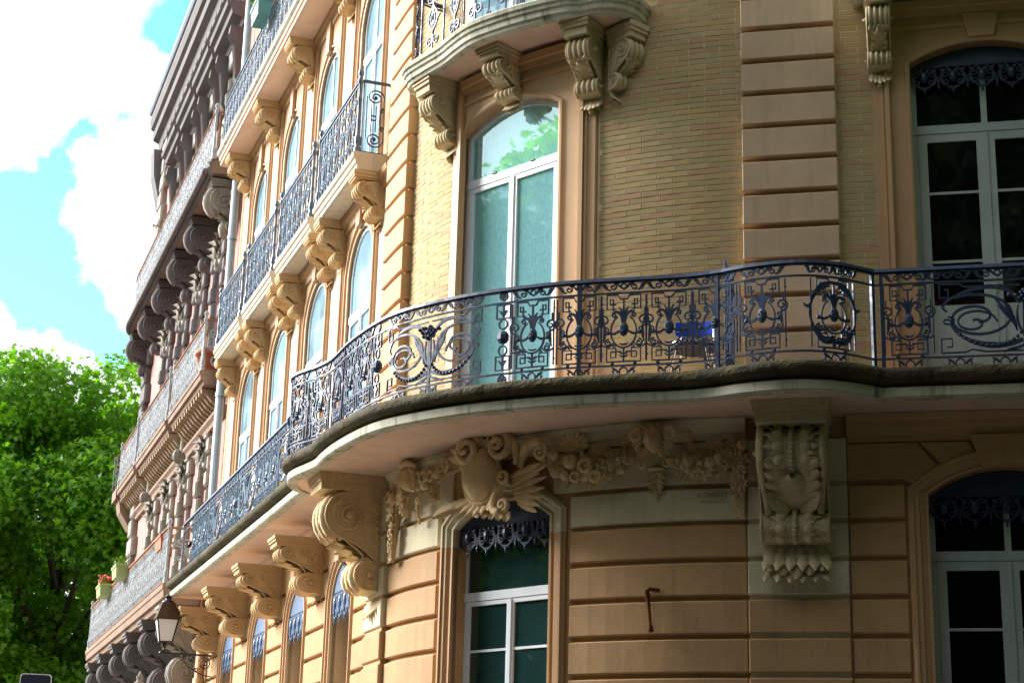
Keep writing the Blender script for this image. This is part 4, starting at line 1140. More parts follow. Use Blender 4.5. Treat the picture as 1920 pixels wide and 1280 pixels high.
# third floor balcony of the long front
Z3 = 14.02
mb = MB(W)
mb.sweep([(-0.01, Z3 - 0.30), (0.48, Z3 - 0.30), (0.52, Z3 - 0.29), (0.525, Z3 - 0.24), (0.50, Z3 - 0.235), (0.50, Z3 - 0.215), (0.545, Z3 - 0.20), (0.55, Z3 - 0.14)], -11.2, 0.2)
SLAB3 = obj('balcony_slab', mb, M_SOFFIT, B)
mb = MB(W); mb.sweep([(-0.01, Z3 - 0.138), (0.56, Z3 - 0.137), (0.59, Z3 - 0.11), (0.60, Z3 - 0.04), (0.57, Z3 - 0.005), (-0.01, Z3 - 0.003)], -11.2, 0.2); obj('ledge', mb, M_FASCIA, SLAB3)
RP3 = Path([wl2(-11.15, 0.50), wl2(0.15, 0.50)], smooth=False)
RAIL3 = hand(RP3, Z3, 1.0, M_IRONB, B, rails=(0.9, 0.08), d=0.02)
_S, _b = pat_scrolls(1.24)
_m = MB(ident); build_pat(_m, _S, _b, 0, 0, 0.96); PAN3 = _m.mesh('scroll_panel')
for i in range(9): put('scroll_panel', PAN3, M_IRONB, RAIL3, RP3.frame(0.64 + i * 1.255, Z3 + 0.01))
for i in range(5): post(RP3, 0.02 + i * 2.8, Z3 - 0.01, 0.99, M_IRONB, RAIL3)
e3 = Path([wl2(-11.15, 0.48), wl2(-11.15, 0.02)], smooth=False)
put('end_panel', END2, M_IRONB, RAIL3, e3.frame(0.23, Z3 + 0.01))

# right front, second floor slab above the right window
mb = MB(W); mb.sweep([(-0.01, 10.03), (0.50, 10.03), (0.52, 10.10), (0.55, 10.13), (0.56, 10.25), (0.52, 10.28), (-0.01, 10.285)], 6.18, 10.9); obj('balcony_slab', mb, M_FASCIA, B)

# ================================================================= consoles (brackets under the balconies)
def console(H, D, w, r1, r2, c1, c2, pend=0.0, ab=0.16, flute=4, ab_over=0.05, scale_pat=False):
    """S-scroll bracket in a local frame: x across, y out from the wall, z down from 0. r1, c1: upper volute, r2, c2: lower volute.
    Returns a list of (name, mesh, role)."""
    out = []
    # side outline (y, z)
    pts = [(0, -ab)]
    pts += [(c1[0], c1[1] + r1)] if c1[1] + r1 < -ab - 0.01 else [(c1[0] + 0.02, -ab)]
    for i in range(9):
        a = R(78 - 20 * i); pts.append((c1[0] + r1 * math.cos(a), c1[1] + r1 * math.sin(a)))
    # hollow between the volutes
    q0 = pts[-1]; qa = R(112); q1 = (c2[0] + r2 * math.cos(qa), c2[1] + r2 * math.sin(qa))
    pts += bez(q0, (q0[0] - r1 * 0.35, q0[1] - 0.02), (q1[0] + r2 * 0.25, q1[1] + (q0[1] - q1[1]) * 0.45), q1, 6)[1:-1]
    for i in range(10):
        a = R(112 - 23 * i); pts.append((c2[0] + r2 * math.cos(a), c2[1] + r2 * math.sin(a)))
    zb = c2[1] - r2
    pts += [(0.02, zb - 0.02), (0, zb - 0.03)]
    mb = MB(ident); mb.prism_x(pts, -w / 2, w / 2)
    # abacus
    for k, (z0, z1, e) in enumerate(((-0.055, 0, ab_over), (-0.10, -0.0555, ab_over * 0.7), (-ab, -0.1005, ab_over * 0.25))):
        mb2 = MB(ident); mb.box(-w / 2 - e, w / 2 + e, -0.005, D + e, z0, z1)
    body = mb.mesh('console')
    # rims and spirals on both faces
    mb = MB(ident)
    front = pts[2:-2]
    for sx in (-1, 1):
        x = sx * w / 2
        mb.tube([(x, y, z) for y, z in front], 0.016, 5)
        for (cy, cz), r, dr in ((c1, r1, 1), (c2, r2, -1)):
            sp = spiral(cy, cz, r * 0.74, 0.012, 60 if dr > 0 else 250, -1.9 if dr > 0 else 1.9, 26)
            mb.tube([(x + sx * (0.004 + 0.03 * r * i / 26), y, z) for i, (y, z) in enumerate(sp)], [max(0.008, r * 0.09 * (1 - 0.4 * i / 26)) for i in range(27)], 5)
            mb.blob((x + sx * 0.012, cy, cz), (0.03 + 0.1 * r, r * 0.17, r * 0.17), 8, 5)
        # inner edge of the scroll band
        b = bez((c1[0] - r1 * 0.55, c1[1] + r1 * 0.1), (c1[0] - r1 * 0.6, c1[1] - r1 * 1.3), (c2[0] + r2 * 0.2, c2[1] + r2 * 2.2), (c2[0] - r2 * 0.75, c2[1] + r2 * 0.9), 12)
        mb.tube([(x, max(0.01, y), z) for y, z in b], 0.011, 4)
        b = bez((c1[0] + r1 * 0.3, c1[1] - r1 * 0.75), (c1[0], c1[1] - r1 * 1.4), (c2[0] + r2 * 0.6, c2[1] + r2 * 2.0), (c2[0] + r2 * 0.35, c2[1] + r2 * 0.85), 10)
        mb.tube([(x, max(0.01, y), z) for y, z in b], 0.010, 4)
    out.append(('console', body, 0)); out.append(('volute', mb.mesh('volute', True), 1))
    # leaf carving on the side triangle
    mb = MB(ident)
    y1 = max(0.04, c1[0] - r1 * 1.05)
    for sx in (-1, 1):
        x = sx * (w / 2 + 0.002)
        rn = random.Random(int(H * 1000 + w * 77))
        z = -ab - 0.06
        zend = c2[1] + r2 * 1.3
        k = 0
        while z > zend and y1 > 0.06:
            f = (z - zend) / (-ab - 0.06 - zend)
            yy = 0.03 + (y1 - 0.03) * (0.25 + 0.45 * f)
            rr = 0.028 + 0.05 * f * min(1, y1 * 3)
            mb.tube([(x, y, zz) for y, zz in spiral(yy, z, rr, 0.008, 90 + 180 * (k % 2), 1.1 * (1 if k % 2 else -1), 12)], 0.0095, 4)
            mb.tube([(x, y, zz) for y, zz in bez((yy + rr, z), (yy + rr * 1.4, z - rr), (yy - rr, z - rr * 1.5), (yy - rr * 0.3, z - rr * 2.2), 6)], [0.004, 0.011, 0.013, 0.013, 0.011, 0.008, 0.003], 4)
            mb.blob((x, yy * 0.55, z - rr * 0.6), (0.012, 0.014, 0.02), 6, 4)
            z -= rr * 1.9; k += 1
        if mb.v: out.append(('leaf_carving', mb.mesh('leaf_carving', True), 1)); mb = MB(ident)
    # front: flutes on the upper volute, an acanthus leaf on the hollow, ridges on the lower volute
    for part in (0, 1):
      mb = MB(ident)
      for k in range(flute):
        x = -w / 2 + w * (k + 0.5) / flute
        if not part: mb.tube([(x, c1[0] + (r1 + 0.002) * math.cos(R(a)), c1[1] + (r1 + 0.002) * math.sin(R(a))) for a in range(75, -85, -20)], w / flute * 0.40, 6)
        else: mb.tube([(x, c2[0] + (r2 + 0.002) * math.cos(R(a)), c2[1] + (r2 + 0.002) * math.sin(R(a))) for a in range(95, -80, -25)], w / flute * 0.38, 6)
      if scale_pat:
        for a in range(60, -80, -24):
            for k in range(3):
                x = (k - 1 + (0.5 if (a // 24) % 2 else 0)) * w * 0.24
                if not part: mb.blob((x, c1[0] + (r1 + 0.015) * math.cos(R(a)), c1[1] + (r1 + 0.015) * math.sin(R(a))), (w * 0.13, 0.035, 0.05), 7, 5)
                else: mb.blob((x, c2[0] + (r2 + 0.015) * math.cos(R(a)), c2[1] + (r2 + 0.015) * math.sin(R(a))), (w * 0.12, 0.03, 0.035), 7, 5)
      if mb.v: out.append(('fluting', mb.mesh('fluting', True), 1))
    mb = MB(ident)
    top = (0, q0[0] - 0.0, q0[1] + 0.02); bot = (0, q1[0] + 0.02, q1[1] - 0.01)
    tip = Vector((0, top[1] + 0.035, top[2] - 0.01)); root = Vector(bot)
    d = tip - root
    nrm = Vector((0, -d.z, d.y)).normalized()
    if nrm.y < 0: nrm = -nrm
    mb.leaf(root, d, (1, 0, 0), nrm, d.length * 1.08, w * 0.40, 0.22, 6)
    for sg in (-1, 1):
        for t in (0.05, 0.3, 0.55, 0.78):
            p = root + d * t + nrm * 0.01
            mb.leaf(p, d.normalized() * 0.9 + Vector((sg * 0.75, 0, 0)), Vector((0.7, 0, 0)) - d.normalized() * 0.5 * sg, nrm, w * 0.62, w * 0.17, 0.25, 2)
    out.append(('acanthus_leaf', mb.mesh('acanthus_leaf', True), 1))
    # curled tip and beads
    mb = MB(ident); mb2 = MB(ident)
    for k in range(5):
        mb.blob(((k - 2) * w * 0.19, tip.y + 0.012, tip.z), (w * 0.12, 0.032, 0.035), 7, 5)
        mb2.blob(((k - 2) * w * 0.2, c1[0] + r1 * 0.55, -ab + 0.012), (w * 0.10, 0.04, 0.028), 7, 5)
    out.append(('curled_tip', mb.mesh('curled_tip', True), 1)); out.append(('beading', mb2.mesh('beading', True), 1))
    if pend > 0:
        mb = MB(ident)
        base = Vector((0, 0.015, zb - pend))
        for k, x in enumerate((-0.32, -0.16, 0, 0.16, 0.32)):
            mb.leaf((x * w, 0.03, zb - 0.01), (x * 0.5, 0.10 - 0.05 * abs(x) * 3, -1), (1, 0, 0), (0, 1, 0), pend * (1 - abs(x) * 0.7), w * 0.17, 0.45, 3)
        mb.blob((0, 0.03, zb - pend * 0.9), (w * 0.16, 0.04, 0.045), 7, 5)
        mb.box(-w * 0.36, w * 0.36, -0.005, 0.028, zb - pend * 0.8, zb)
        out.append(('pendant_leaf', mb.mesh('pendant_leaf', True), 1))
    return out
def place_console(parts, M, mat, parent, mat2=None):
    root = None
    for n, me, role in parts:
        if role == 0: root = put(n, me, mat, parent, M)
        else: put(n, me, mat2 or mat, root, M)
    return root
PIER = [-0.85, -3.25, -5.75, -8.25, -10.75]
# first floor: small volute on top, large rosette volute below
C1 = console(1.06, 0.66, 0.36, 0.115, 0.17, (0.49, -0.30), (0.20, -0.80), pend=0.16, ab=0.18, flute=3)
for s in PIER[1:]: place_console(C1, FM(s, 0.0, 5.50) @ Matrix.Diagonal((1, 1, 0.73, 1)), M_CONS, B)
# the large one at the end pilaster
CB = console(1.6, 0.80, 0.48, 0.27, 0.165, (0.47, -0.47), (0.205, -1.13), pend=0.30, ab=0.19, flute=3, scale_pat=True)
place_console(CB, FM(-0.26, 0.02, 5.72), M_CARVE, B)
# the large one on the right pilaster: broad, leafy
CR = console(1.7, 0.66, 0.62, 0.22, 0.13, (0.38, -0.44), (0.15, -1.10), pend=0.36, ab=0.21, flute=0)
place_console(CR, FM(5.49, 0.06, 5.72), M_GREENC, B, M_GREENC)
# leaf rows and bead string on the front of the right one
def crf(x, y, z): return FM(5.49, 0.06, 5.72) @ Vector((x, y, z))
for (cy, cz, rr, a0, st, nn, ll) in ((0.38, -0.44, 0.225, 62, 30, 5, 0.20), (0.15, -1.10, 0.135, 70, 42, 4, 0.17)):
    for sg in (-1, 1):
        mb = MB(crf)
        for k in range(nn):
            a = R(a0 - st * k); y, z = cy + rr * math.cos(a), cz + rr * math.sin(a)
            for j in range(3):
                b = (j - 1) * 0.5
                mb.leaf((sg * 0.05, y, z), (sg * 1.0, -math.sin(a) * b, math.cos(a) * b), (0, -math.sin(a), math.cos(a)), (0, math.cos(a), math.sin(a)), ll * (1.1 - 0.25 * abs(j - 1)), 0.036, 0.16, 3)
            mb.blob((sg * 0.13, y + 0.012 * math.cos(a), z + 0.012 * math.sin(a)), (0.055, 0.035, 0.05), 8, 5)
        obj('leaf_rows', mb, M_GREENC, B, True)
    mb = MB(crf)
    for k in range(nn * 3):
        a = R(a0 + 8 - st / 3 * k); mb.blob((0, cy + (rr + 0.015) * math.cos(a), cz + (rr + 0.015) * math.sin(a)), (0.026, 0.02, 0.022), 7, 5)
    obj('bead_string', mb, M_GREENC, B, True)
mb = MB(crf)
for k in range(6):
    for sg in (-1, 1): mb.leaf((sg * 0.06, 0.24 - 0.01 * k, -0.98 + 0.05 * k), (sg * 0.7, 0.5, 0.35 - 0.1 * k), (0.4, 0, -0.8 * sg), (0, 1, 0), 0.24, 0.06, 0.3, 3)
    mb.leaf(((k - 2.5) * 0.09, 0.07, -1.28), ((k - 2.5) * 0.12, 0.35, -1), (1, 0, 0), (0, 1, 0), 0.26, 0.055, 0.35, 3)
    mb.leaf(((k - 2.5) * 0.085, 0.06, -1.45), ((k - 2.5) * 0.16, 0.4, -0.8), (1, 0, 0), (0, 1, 0), 0.2, 0.05, 0.35, 3)
o = obj('leaf_tiers', mb, M_GREENC, B, True); o['kind'] = 'stuff'
for sg in (-1, 1):
    mb = MB(lambda x, y, z: FM(5.49, 0.06, 5.72) @ Vector((x, y, z)))
    pp = [(sg * 0.285, 0.38 + 0.24 * math.cos(R(a)), -0.44 + 0.24 * math.sin(R(a))) for a in range(80, -70, -15)] + [(sg * 0.27, 0.40, -0.72), (sg * 0.25, 0.30, -0.88), (sg * 0.24, 0.26, -1.0)]
    mb.tube(pp, 0.035, 6); obj('console_rim', mb, M_GREENC, B, True)
# second floor, long front: tall S with a small roll at its foot; one at each end of every small balcony
C2 = console(0.85, 0.40, 0.26, 0.115, 0.085, (0.245, -0.27), (0.10, -0.61), pend=0.14, ab=0.13, flute=3, ab_over=0.03)
for a, b in SL2:
    for s in (b - 0.17, a + 0.17): place_console(C2, FM(s, 0.0, Z2 - 0.245) @ Matrix.Diagonal((1, 1, 0.86, 1)), M_CONS, B)
# second floor, corner: fluted and leafy
C2C = console(1.0, 0.42, 0.25, 0.125, 0.08, (0.26, -0.31), (0.095, -0.67), pend=0.17, ab=0.19, flute=4, ab_over=0.05)
for s, o, kz in ((1.30, 0.0, 0.98), (2.36, 0.0, 0.70), (3.42, 0.02, 1.0)): place_console(C2C, FM(s, o, 10.065) @ Matrix.Diagonal((1, 1, kz, 1)), M_GREENC, B)
# the corner one has a second scroll facing sideways
Mx = FM(3.66, 0.0, 10.03) @ Matrix.Rotation(R(68), 4, 'Z')
place_console(console(0.8, 0.34, 0.20, 0.12, 0.075, (0.21, -0.29), (0.085, -0.60), pend=0.14, ab=0.17, flute=3, ab_over=0.04), Mx, M_GREENC, B)
mb = MB(lambda x, y, z: FM(1.02, 0.0, 10.02) @ Vector((x, y, z))); mb.blob((0.0, 0.05, -0.02), (0.17, 0.28, 0.13), 14, 8); obj('rounded_end', mb, M_LEDGE, B, True)
# right front, beside the window
C2R = console(1.0, 0.44, 0.21, 0.125, 0.08, (0.28, -0.29), (0.10, -0.66), pend=0.17, ab=0.17, flute=4, ab_over=0.04)
for s in (6.42, 8.42): place_console(C2R, FM(s, 0.02, 10.03), M_GREENC, B)
# third floor
C3 = console(0.9, 0.46, 0.36, 0.135, 0.085, (0.27, -0.28), (0.115, -0.62), pend=0.17, ab=0.13, flute=3, ab_over=0.035)
for s in PIER: place_console(C3, FM(s + 0.12, 0.0, Z3 - 0.30) @ Matrix.Diagonal((1, 1, 0.85, 1)), M_CONS, B)

# ================================================================= carved frieze under the first balcony
def flower(mb, c, r, n=6, rnd=random):
    k = rnd.random() * 6
    for i in range(n):
        a = k + 2 * PI * i / n
        mb.leaf((c[0] + 0.2 * r * math.cos(a), c[1] - 0.2 * r, c[2] + 0.2 * r * math.sin(a)), (math.cos(a), 0.35, math.sin(a)), (-math.sin(a), 0, math.cos(a)), (0, 1, 0), r * 0.95, r * 0.36, 0.1, 1, False)
    mb.blob((c[0], c[1] + 0.08 * r, c[2]), (r * 0.27, r * 0.25, r * 0.27), 7, 5)
def fruit(mb, c, r):
    mb.blob(c, (r, r * 0.85, r), 10, 7); mb.blob((c[0], c[1] + r * 0.8, c[2] + r * 0.1), (r * 0.25, r * 0.15, r * 0.25), 6, 4)
def cup(mb, c, r):
    mb.tube([(c[0] + r * 0.75 * math.cos(2 * PI * i / 12), c[1] + 0.2 * r, c[2] + r * 0.75 * math.sin(2 * PI * i / 12)) for i in range(13)], r * 0.3, 6)
    mb.blob((c[0], c[1] - 0.1 * r, c[2]), (r * 0.7, r * 0.3, r * 0.7), 8, 4)
def garland(pts, rad, mat, seed, leaves=True, name='garland'):
    """string of flowers, fruit and leaves along (s, off, z) points with radius rad(t)"""
    rnd = random.Random(seed)
    core = MB(W); n = len(pts)
    core.tube(pts, [rad(i / (n - 1)) * 0.6 for i in range(n)], 7)
    if leaves:
        for i in range(int(n * 5)):
            t = rnd.random(); j = min(n - 2, int(t * (n - 1))); p = Vector(pts[j]).lerp(Vector(pts[j + 1]), t * (n - 1) - j)
            a = rnd.uniform(-PI, PI); r = rad(t)
            core.leaf((p.x + 0.5 * r * math.cos(a), p.y + 0.02, p.z + 0.5 * r * math.sin(a)), (math.cos(a), 0.15, math.sin(a) - 0.25), (-math.sin(a), 0.2, math.cos(a)), (0, 1, 0), r * 0.85, r * 0.24, 0.3, 1, False)
    g = obj(name, core, mat, B, True)
    L = sum((Vector(a) - Vector(b)).length for a, b in zip(pts, pts[1:]))
    t = 0.03
    while t < 0.98:
        j = min(n - 2, int(t * (n - 1))); p = Vector(pts[j]).lerp(Vector(pts[j + 1]), t * (n - 1) - j); r = rad(t)
        for q in range(2 if r > 0.055 else 1):
            a = rnd.uniform(-0.9, 1.4) - (PI * 0.75 if q else 0); c = (p.x + r * 0.5 * math.cos(a), p.y + r * 0.65, p.z + r * 0.5 * math.sin(a))
            mb = MB(W); k = rnd.random(); rr = r * rnd.uniform(0.45, 0.8)
            if k < 0.42: flower(mb, c, rr * 1.25, rnd.choice((5, 6, 8)), rnd); nm = 'flower'
            elif k < 0.68: fruit(mb, c, rr * 0.8); nm = 'fruit'
            elif k < 0.85: cup(mb, c, rr * 0.8); nm = 'flower_cup'
            else:
                for b in range(9): mb.blob((c[0] + rnd.gauss(0, rr * 0.45), c[1] + rnd.uniform(-0.2, 0.3) * rr, c[2] + rnd.gauss(0, rr * 0.45)), rr * 0.3, 6, 4)
                nm = 'berries'
            obj(nm, mb, mat, g, True)
        t += r * 0.95 / L
    return g
def sag(s0, z0, s1, z1, dip, o=0.12, n=12):
    return [(s0 + (s1 - s0) * i / n, o + 0.03 * math.sin(PI * i / n), z0 + (z1 - z0) * i / n - dip * 4 * (i / n) * (1 - i / n)) for i in range(n + 1)]
garland(sag(2.98, 5.50, 3.98, 5.38, 0.20, 0.14), lambda t: 0.05 + 0.10 * math.sin(PI * t) ** 0.8, M_CARVE, 1)
garland(sag(4.30, 5.36, 4.95, 5.40, 0.17, 0.12), lambda t: 0.04 + 0.075 * math.sin(PI * t) ** 0.8, M_CARVE, 2)
garland([(4.95, 0.10, 5.42 - 0.075 * i) for i in range(10)], lambda t: 0.085 * (1 - t * 0.75) + 0.02, M_CARVE, 3)
garland([(1.15 + 0.06 * i, 0.16 + 0.01 * i, 5.40 - 0.05 * math.sin(PI * i / 11) + 0.02 * i * 0.6) for i in range(12)], lambda t: 0.06 + 0.07 * math.sin(PI * t), M_CARVE, 4)
garland([(0.55 - 0.01 * i, 0.12, 5.42 - 0.075 * i) for i in range(11)], lambda t: 0.10 * (1 - t * 0.7) + 0.015, M_CARVE, 5)
garland([(1.08, 0.13, 5.25), (1.09, 0.13, 5.12), (1.10, 0.11, 5.0)], lambda t: 0.045 * (1 - t * 0.6), M_CARVE, 6)
garland([(1.42, 0.14, 5.38), (1.44, 0.14, 5.28), (1.46, 0.12, 5.2)], lambda t: 0.09 * (1 - t * 0.5), M_CARVE, 61)
garland([(0.76, 0.13, 5.36), (0.77, 0.14, 5.25), (0.79, 0.12, 5.12)], lambda t: 0.09 * (1 - t * 0.5), M_CARVE, 62)

# cartouche over the corner window
def scroll3(mb, c, r0, r1, a0, turns, o0, o1, tr, n=24, sides=7):
    sp = spiral(c[0], c[1], r0, r1, a0, turns, n)
    mb.tube([(s, o0 + (o1 - o0) * i / n, z) for i, (s, z) in enumerate(sp)], [tr * (1 - 0.55 * i / n) for i in range(n + 1)], sides)
mb = MB(W); mb.blob((2.24, 0.20, 5.36), (0.235, 0.17, 0.30), 22, 14); CART = obj('cartouche', mb, M_CARVE, B, True)
mb = MB(W); mb.tube([(2.24 + 0.245 * math.cos(a), 0.22, 5.36 + 0.31 * math.sin(a)) for a in [2 * PI * i / 28 for i in range(29)]], 0.022, 6); obj('shield_rim', mb, M_CARVE, CART, True)
mb = MB(W); scroll3(mb, (2.16, 5.60), 0.17, 0.02, 20, 1.9, 0.30, 0.40, 0.05, 30); scroll3(mb, (2.52, 5.60), 0.15, 0.02, 130, -1.7, 0.24, 0.34, 0.05, 26); obj('scroll', mb, M_CARVE, CART, True)
mb = MB(W)
mb.tube([(s, 0.22, z) for s, z in bez((2.36, 5.66), (2.55, 5.80), (2.75, 5.62), (2.70, 5.40), 10)], [0.03, 0.04, 0.05, 0.055, 0.055, 0.05, 0.05, 0.045, 0.04, 0.035, 0.03], 7)
mb.tube([(s, 0.20, z) for s, z in bez((2.74, 5.36), (2.76, 5.62), (2.98, 5.70), (3.04, 5.48), 10)], [0.03, 0.035, 0.045, 0.05, 0.055, 0.055, 0.05, 0.045, 0.04, 0.035, 0.03], 7)
scroll3(mb, (2.98, 5.50), 0.08, 0.015, 40, -1.4, 0.20, 0.24, 0.03, 16)
obj('scroll', mb, M_CARVE, CART, True)
mb = MB(W)
for k in range(9):      # fan of leaves over the shield
    a = R(172 - 17 * k); L = 0.34 if k < 5 else 0.24
    mb.leaf((2.12 + 0.03 * k, 0.22, 5.52), (math.cos(a), 0.45, math.sin(a)), (-math.sin(a), 0, math.cos(a)), (0, 1, -0.2), L, 0.05, -0.15, 3)
obj('leaf_fan', mb, M_CARVE, CART, True)
mb = MB(W)
for k in range(7):      # leaves below the shield
    a = R(-150 + 19 * k)
    mb.leaf((2.22 + 0.035 * (k - 3), 0.18, 5.12), (math.cos(a), 0.2, math.sin(a)), (-math.sin(a), 0, math.cos(a)), (0, 1, 0), 0.22, 0.05, 0.3, 3)
for k in range(5):      # drapery to the left over the arch
    mb.leaf((2.02 - 0.09 * k, 0.12, 5.16 - 0.012 * k), (-0.5, 0.1, -0.35), (0.4, 0, -0.6), (0, 1, 0), 0.20, 0.07, 0.35, 3)
    mb.leaf((2.05 + 0.10 * k, 0.13, 5.02 - 0.02 * k), (0.8, 0.15, -0.35), (0.4, 0, 0.8), (0, 1, 0), 0.22, 0.055, 0.3, 3)
obj('lower_leaves', mb, M_CARVE, CART, True)
mb = MB(W)
mb.tube([(s, 0.20 + 0.02 * i, z) for i, (s, z) in enumerate(bez((2.56, 5.26), (2.44, 5.02), (2.46, 4.90), (2.64, 4.90), 9))], [0.035, 0.045, 0.05, 0.055, 0.055, 0.05, 0.045, 0.04, 0.035, 0.03], 7)
scroll3(mb, (2.66, 4.965), 0.065, 0.015, -90, 1.3, 0.36, 0.38, 0.03, 14); scroll3(mb, (2.55, 5.27), 0.075, 0.015, -160, -1.5, 0.22, 0.27, 0.03, 16)
obj('foot_scroll', mb, M_CARVE, CART, True)
for q in range(2):      # wing to the right
    mb = MB(W)
    for k in range(6):
        a = R(18 - 9 * k - 6 * q)
        mb.leaf((2.58 + 0.02 * k, 0.15, 5.20 - 0.035 * k + 0.10 * q), (math.cos(a), 0.12, math.sin(a)), (-math.sin(a), 0, math.cos(a)), (0, 1, 0), 0.52 - 0.045 * k - 0.1 * q, 0.036, 0.02, 4, False)
    obj('wing', mb, M_CARVE, CART, True)
mb = MB(W)
for k in range(7):
    a = R(200 - 36 * k); mb.leaf((1.86, 0.16, 5.50), (math.cos(a), 0.3, math.sin(a)), (-math.sin(a), 0, math.cos(a)), (0, 1, 0), 0.2, 0.05, 0.2, 2)
mb.tube([(s, 0.16, z) for s, z in bez((1.70, 5.55), (1.80, 5.62), (1.90, 5.58), (1.96, 5.45), 7)], 0.03, 6)
obj('side_leaves', mb, M_CARVE, CART, True)

# carved heads
def head(c, k, tilt, mat, hair, beast=False):
    f = frame2(c[0])
    def fn(u, v):
        th, ph = PI * v, 2 * PI * u
        x, y, z = math.sin(th) * math.sin(ph), math.sin(th) * math.cos(ph), math.cos(th)
        r = 1.0
        jaw = 1 - 0.18 * max(0, -z) ** 1.5
        fx = x * 0.78 * jaw; fy = y * 0.92; fz = z * 1.05
        if y > 0.2:
            g = lambda px, pz, s: math.exp(-((x - px) ** 2 + (z - pz) ** 2) / (2 * s * s))
            fy += 0.26 * math.exp(-(x * x) / 0.012) * math.exp(-((z + 0.02) ** 2) / 0.05) * (1.3 if z < 0.05 else 0.7)
            fy -= 0.17 * (g(0.30, 0.14, 0.11) + g(-0.30, 0.14, 0.11)); fy += 0.07 * (g(0.30, 0.13, 0.05) + g(-0.30, 0.13, 0.05))
            fy += 0.08 * (g(0.28, 0.30, 0.10) + g(-0.28, 0.30, 0.10))
            fy += 0.09 * g(0, -0.40, 0.09) + 0.08 * g(0, -0.55, 0.10) - 0.10 * math.exp(-((z + 0.475) ** 2) / 0.0012) * math.exp(-x * x / 0.03) + 0.10 * g(0, -0.82, 0.16)
            if beast: fy += 0.35 * g(0, -0.25, 0.28)
        ct, st = math.cos(tilt), math.sin(tilt)
        return (c[0] + (fx * ct - fz * st) * k, c[1] + fy * k, c[2] + (fx * st + fz * ct) * k)
    mb = MB(W); mb.grid(fn, 28, 20)
    h = obj('carved_head', mb, mat, B, True)
    mb = MB(W)
    rn = random.Random(hair)
    for i in range(26):
        a = R(-20 + 220 * i / 25); r = k * (0.92 + 0.1 * (i % 3))
        x, z = r * math.cos(a), r * math.sin(a)
        mb.tube([(c[0] + x * 0.95, c[1] + 0.25 * k, c[2] + z), (c[0] + x * 1.2, c[1] + 0.35 * k, c[2] + z * 1.15), (c[0] + x * 1.35, c[1] + 0.15 * k, c[2] + z * 1.1 - 0.35 * k), (c[0] + x * 1.2, c[1] + 0.2 * k, c[2] + z * 0.9 - 0.7 * k)], [k * 0.12, k * 0.16, k * 0.13, k * 0.05], 5)
    if beast:
        for sg in (-1, 1):
            mb.tube([(c[0] + sg * p[0], c[1] + 0.3 * k, c[2] + p[1]) for p in spiral(1.25 * k, 0.35 * k, 0.55 * k, 0.10 * k, 130, -1.6, 18)], [k * 0.26 * (1 - 0.6 * i / 18) for i in range(19)], 7)
            mb.leaf((c[0] + sg * 0.5 * k, c[1] + 0.3 * k, c[2] - 0.7 * k), (sg * 0.5, 0.2, -1), (1, 0, 0.4 * sg), (0, 1, 0), 1.1 * k, 0.3 * k, 0.3, 4)
    else:
        mb.tube([(c[0] - 1.35 * k, c[1], c[2] + 0.9 * k), (c[0] - 0.6 * k, c[1] + 0.4 * k, c[2] + 1.35 * k), (c[0] + 0.4 * k, c[1] + 0.45 * k, c[2] + 1.35 * k), (c[0] + 1.5 * k, c[1] + 0.2 * k, c[2] + 0.9 * k)], [0.2 * k, 0.32 * k, 0.32 * k, 0.2 * k], 8)
        for sg in (-1, 1): mb.tube([(c[0] + sg * p[0], c[1] + 0.2 * k, c[2] + p[1]) for p in spiral(1.15 * k, -0.9 * k, 0.42 * k, 0.08 * k, 90, -1.4, 14)], [k * 0.17 * (1 - 0.5 * i / 14) for i in range(15)], 6)
    obj('carved_hair', mb, mat, h, True)
    return h
head((0.97, 0.20, 5.50), 0.125, 0.18, M_CARVE, 1)
head((4.16, 0.17, 5.52), 0.125, 0.0, M_CARVE, 2, True)
mb = MB(W)      # strapwork round the ram mask
for sg in (-1, 1):
    scroll3(mb, (4.16 + sg * 0.115, 5.30), 0.055, 0.012, 90, -1.3 * sg, 0.12, 0.14, 0.02, 14)
    mb2 = MB(W); mb2.bevbox(4.16 + sg * 0.30 - 0.05, 4.16 + sg * 0.30 + 0.05, 0.03, 0.10, 5.50, 5.62, 0.02); obj('stone_boss', mb2, M_CARVE, B)
    scroll3(mb, (4.16 + sg * 0.33, 5.45), 0.05, 0.012, -90, 1.3 * sg, 0.08, 0.09, 0.02, 12)
obj('strapwork', mb, M_CARVE, B, True)['kind'] = 'stuff'
mb = MB(W)
mb.bevbox(4.08, 4.24, 0.02, 0.09, 5.24, 5.27, 0.01)
for k in range(4):
    for sg in (-1, 1): mb.leaf((4.16, 0.06, 5.22 - 0.055 * k), (sg * 0.8, 0.2, -0.6), (0.5, 0, 0.8 * sg), (0, 1, 0), 0.13 - 0.018 * k, 0.032, 0.3, 2)
mb.blob((4.16, 0.07, 5.0), (0.03, 0.03, 0.06), 7, 5)
obj('leaf_drop', mb, M_CARVE, B, True)
# scallop shells behind the garlands
def shell(c, r, mat):
    mb = MB(W)
    for k in range(9):
        a = R(10 + 20 * k); mb.leaf((c[0], c[1], c[2]), (math.cos(a), 0.22, math.sin(a)), (-math.sin(a), 0, math.cos(a)), (0, 1, 0), r, r * 0.17, 0.05, 3, False)
    mb.blob((c[0], c[1] + 0.01, c[2]), (r * 0.2, r * 0.15, r * 0.15), 7, 5)
    return obj('scallop_shell', mb, mat, B, True)
shell((3.30, 0.09, 5.50), 0.20, M_CARVE); shell((3.58, 0.07, 5.43), 0.14, M_CARVE); shell((4.72, 0.06, 5.42), 0.13, M_CARVE); shell((4.96, 0.08, 5.46), 0.10, M_CARVE); shell((1.62, 0.08, 5.56), 0.14, M_CARVE)

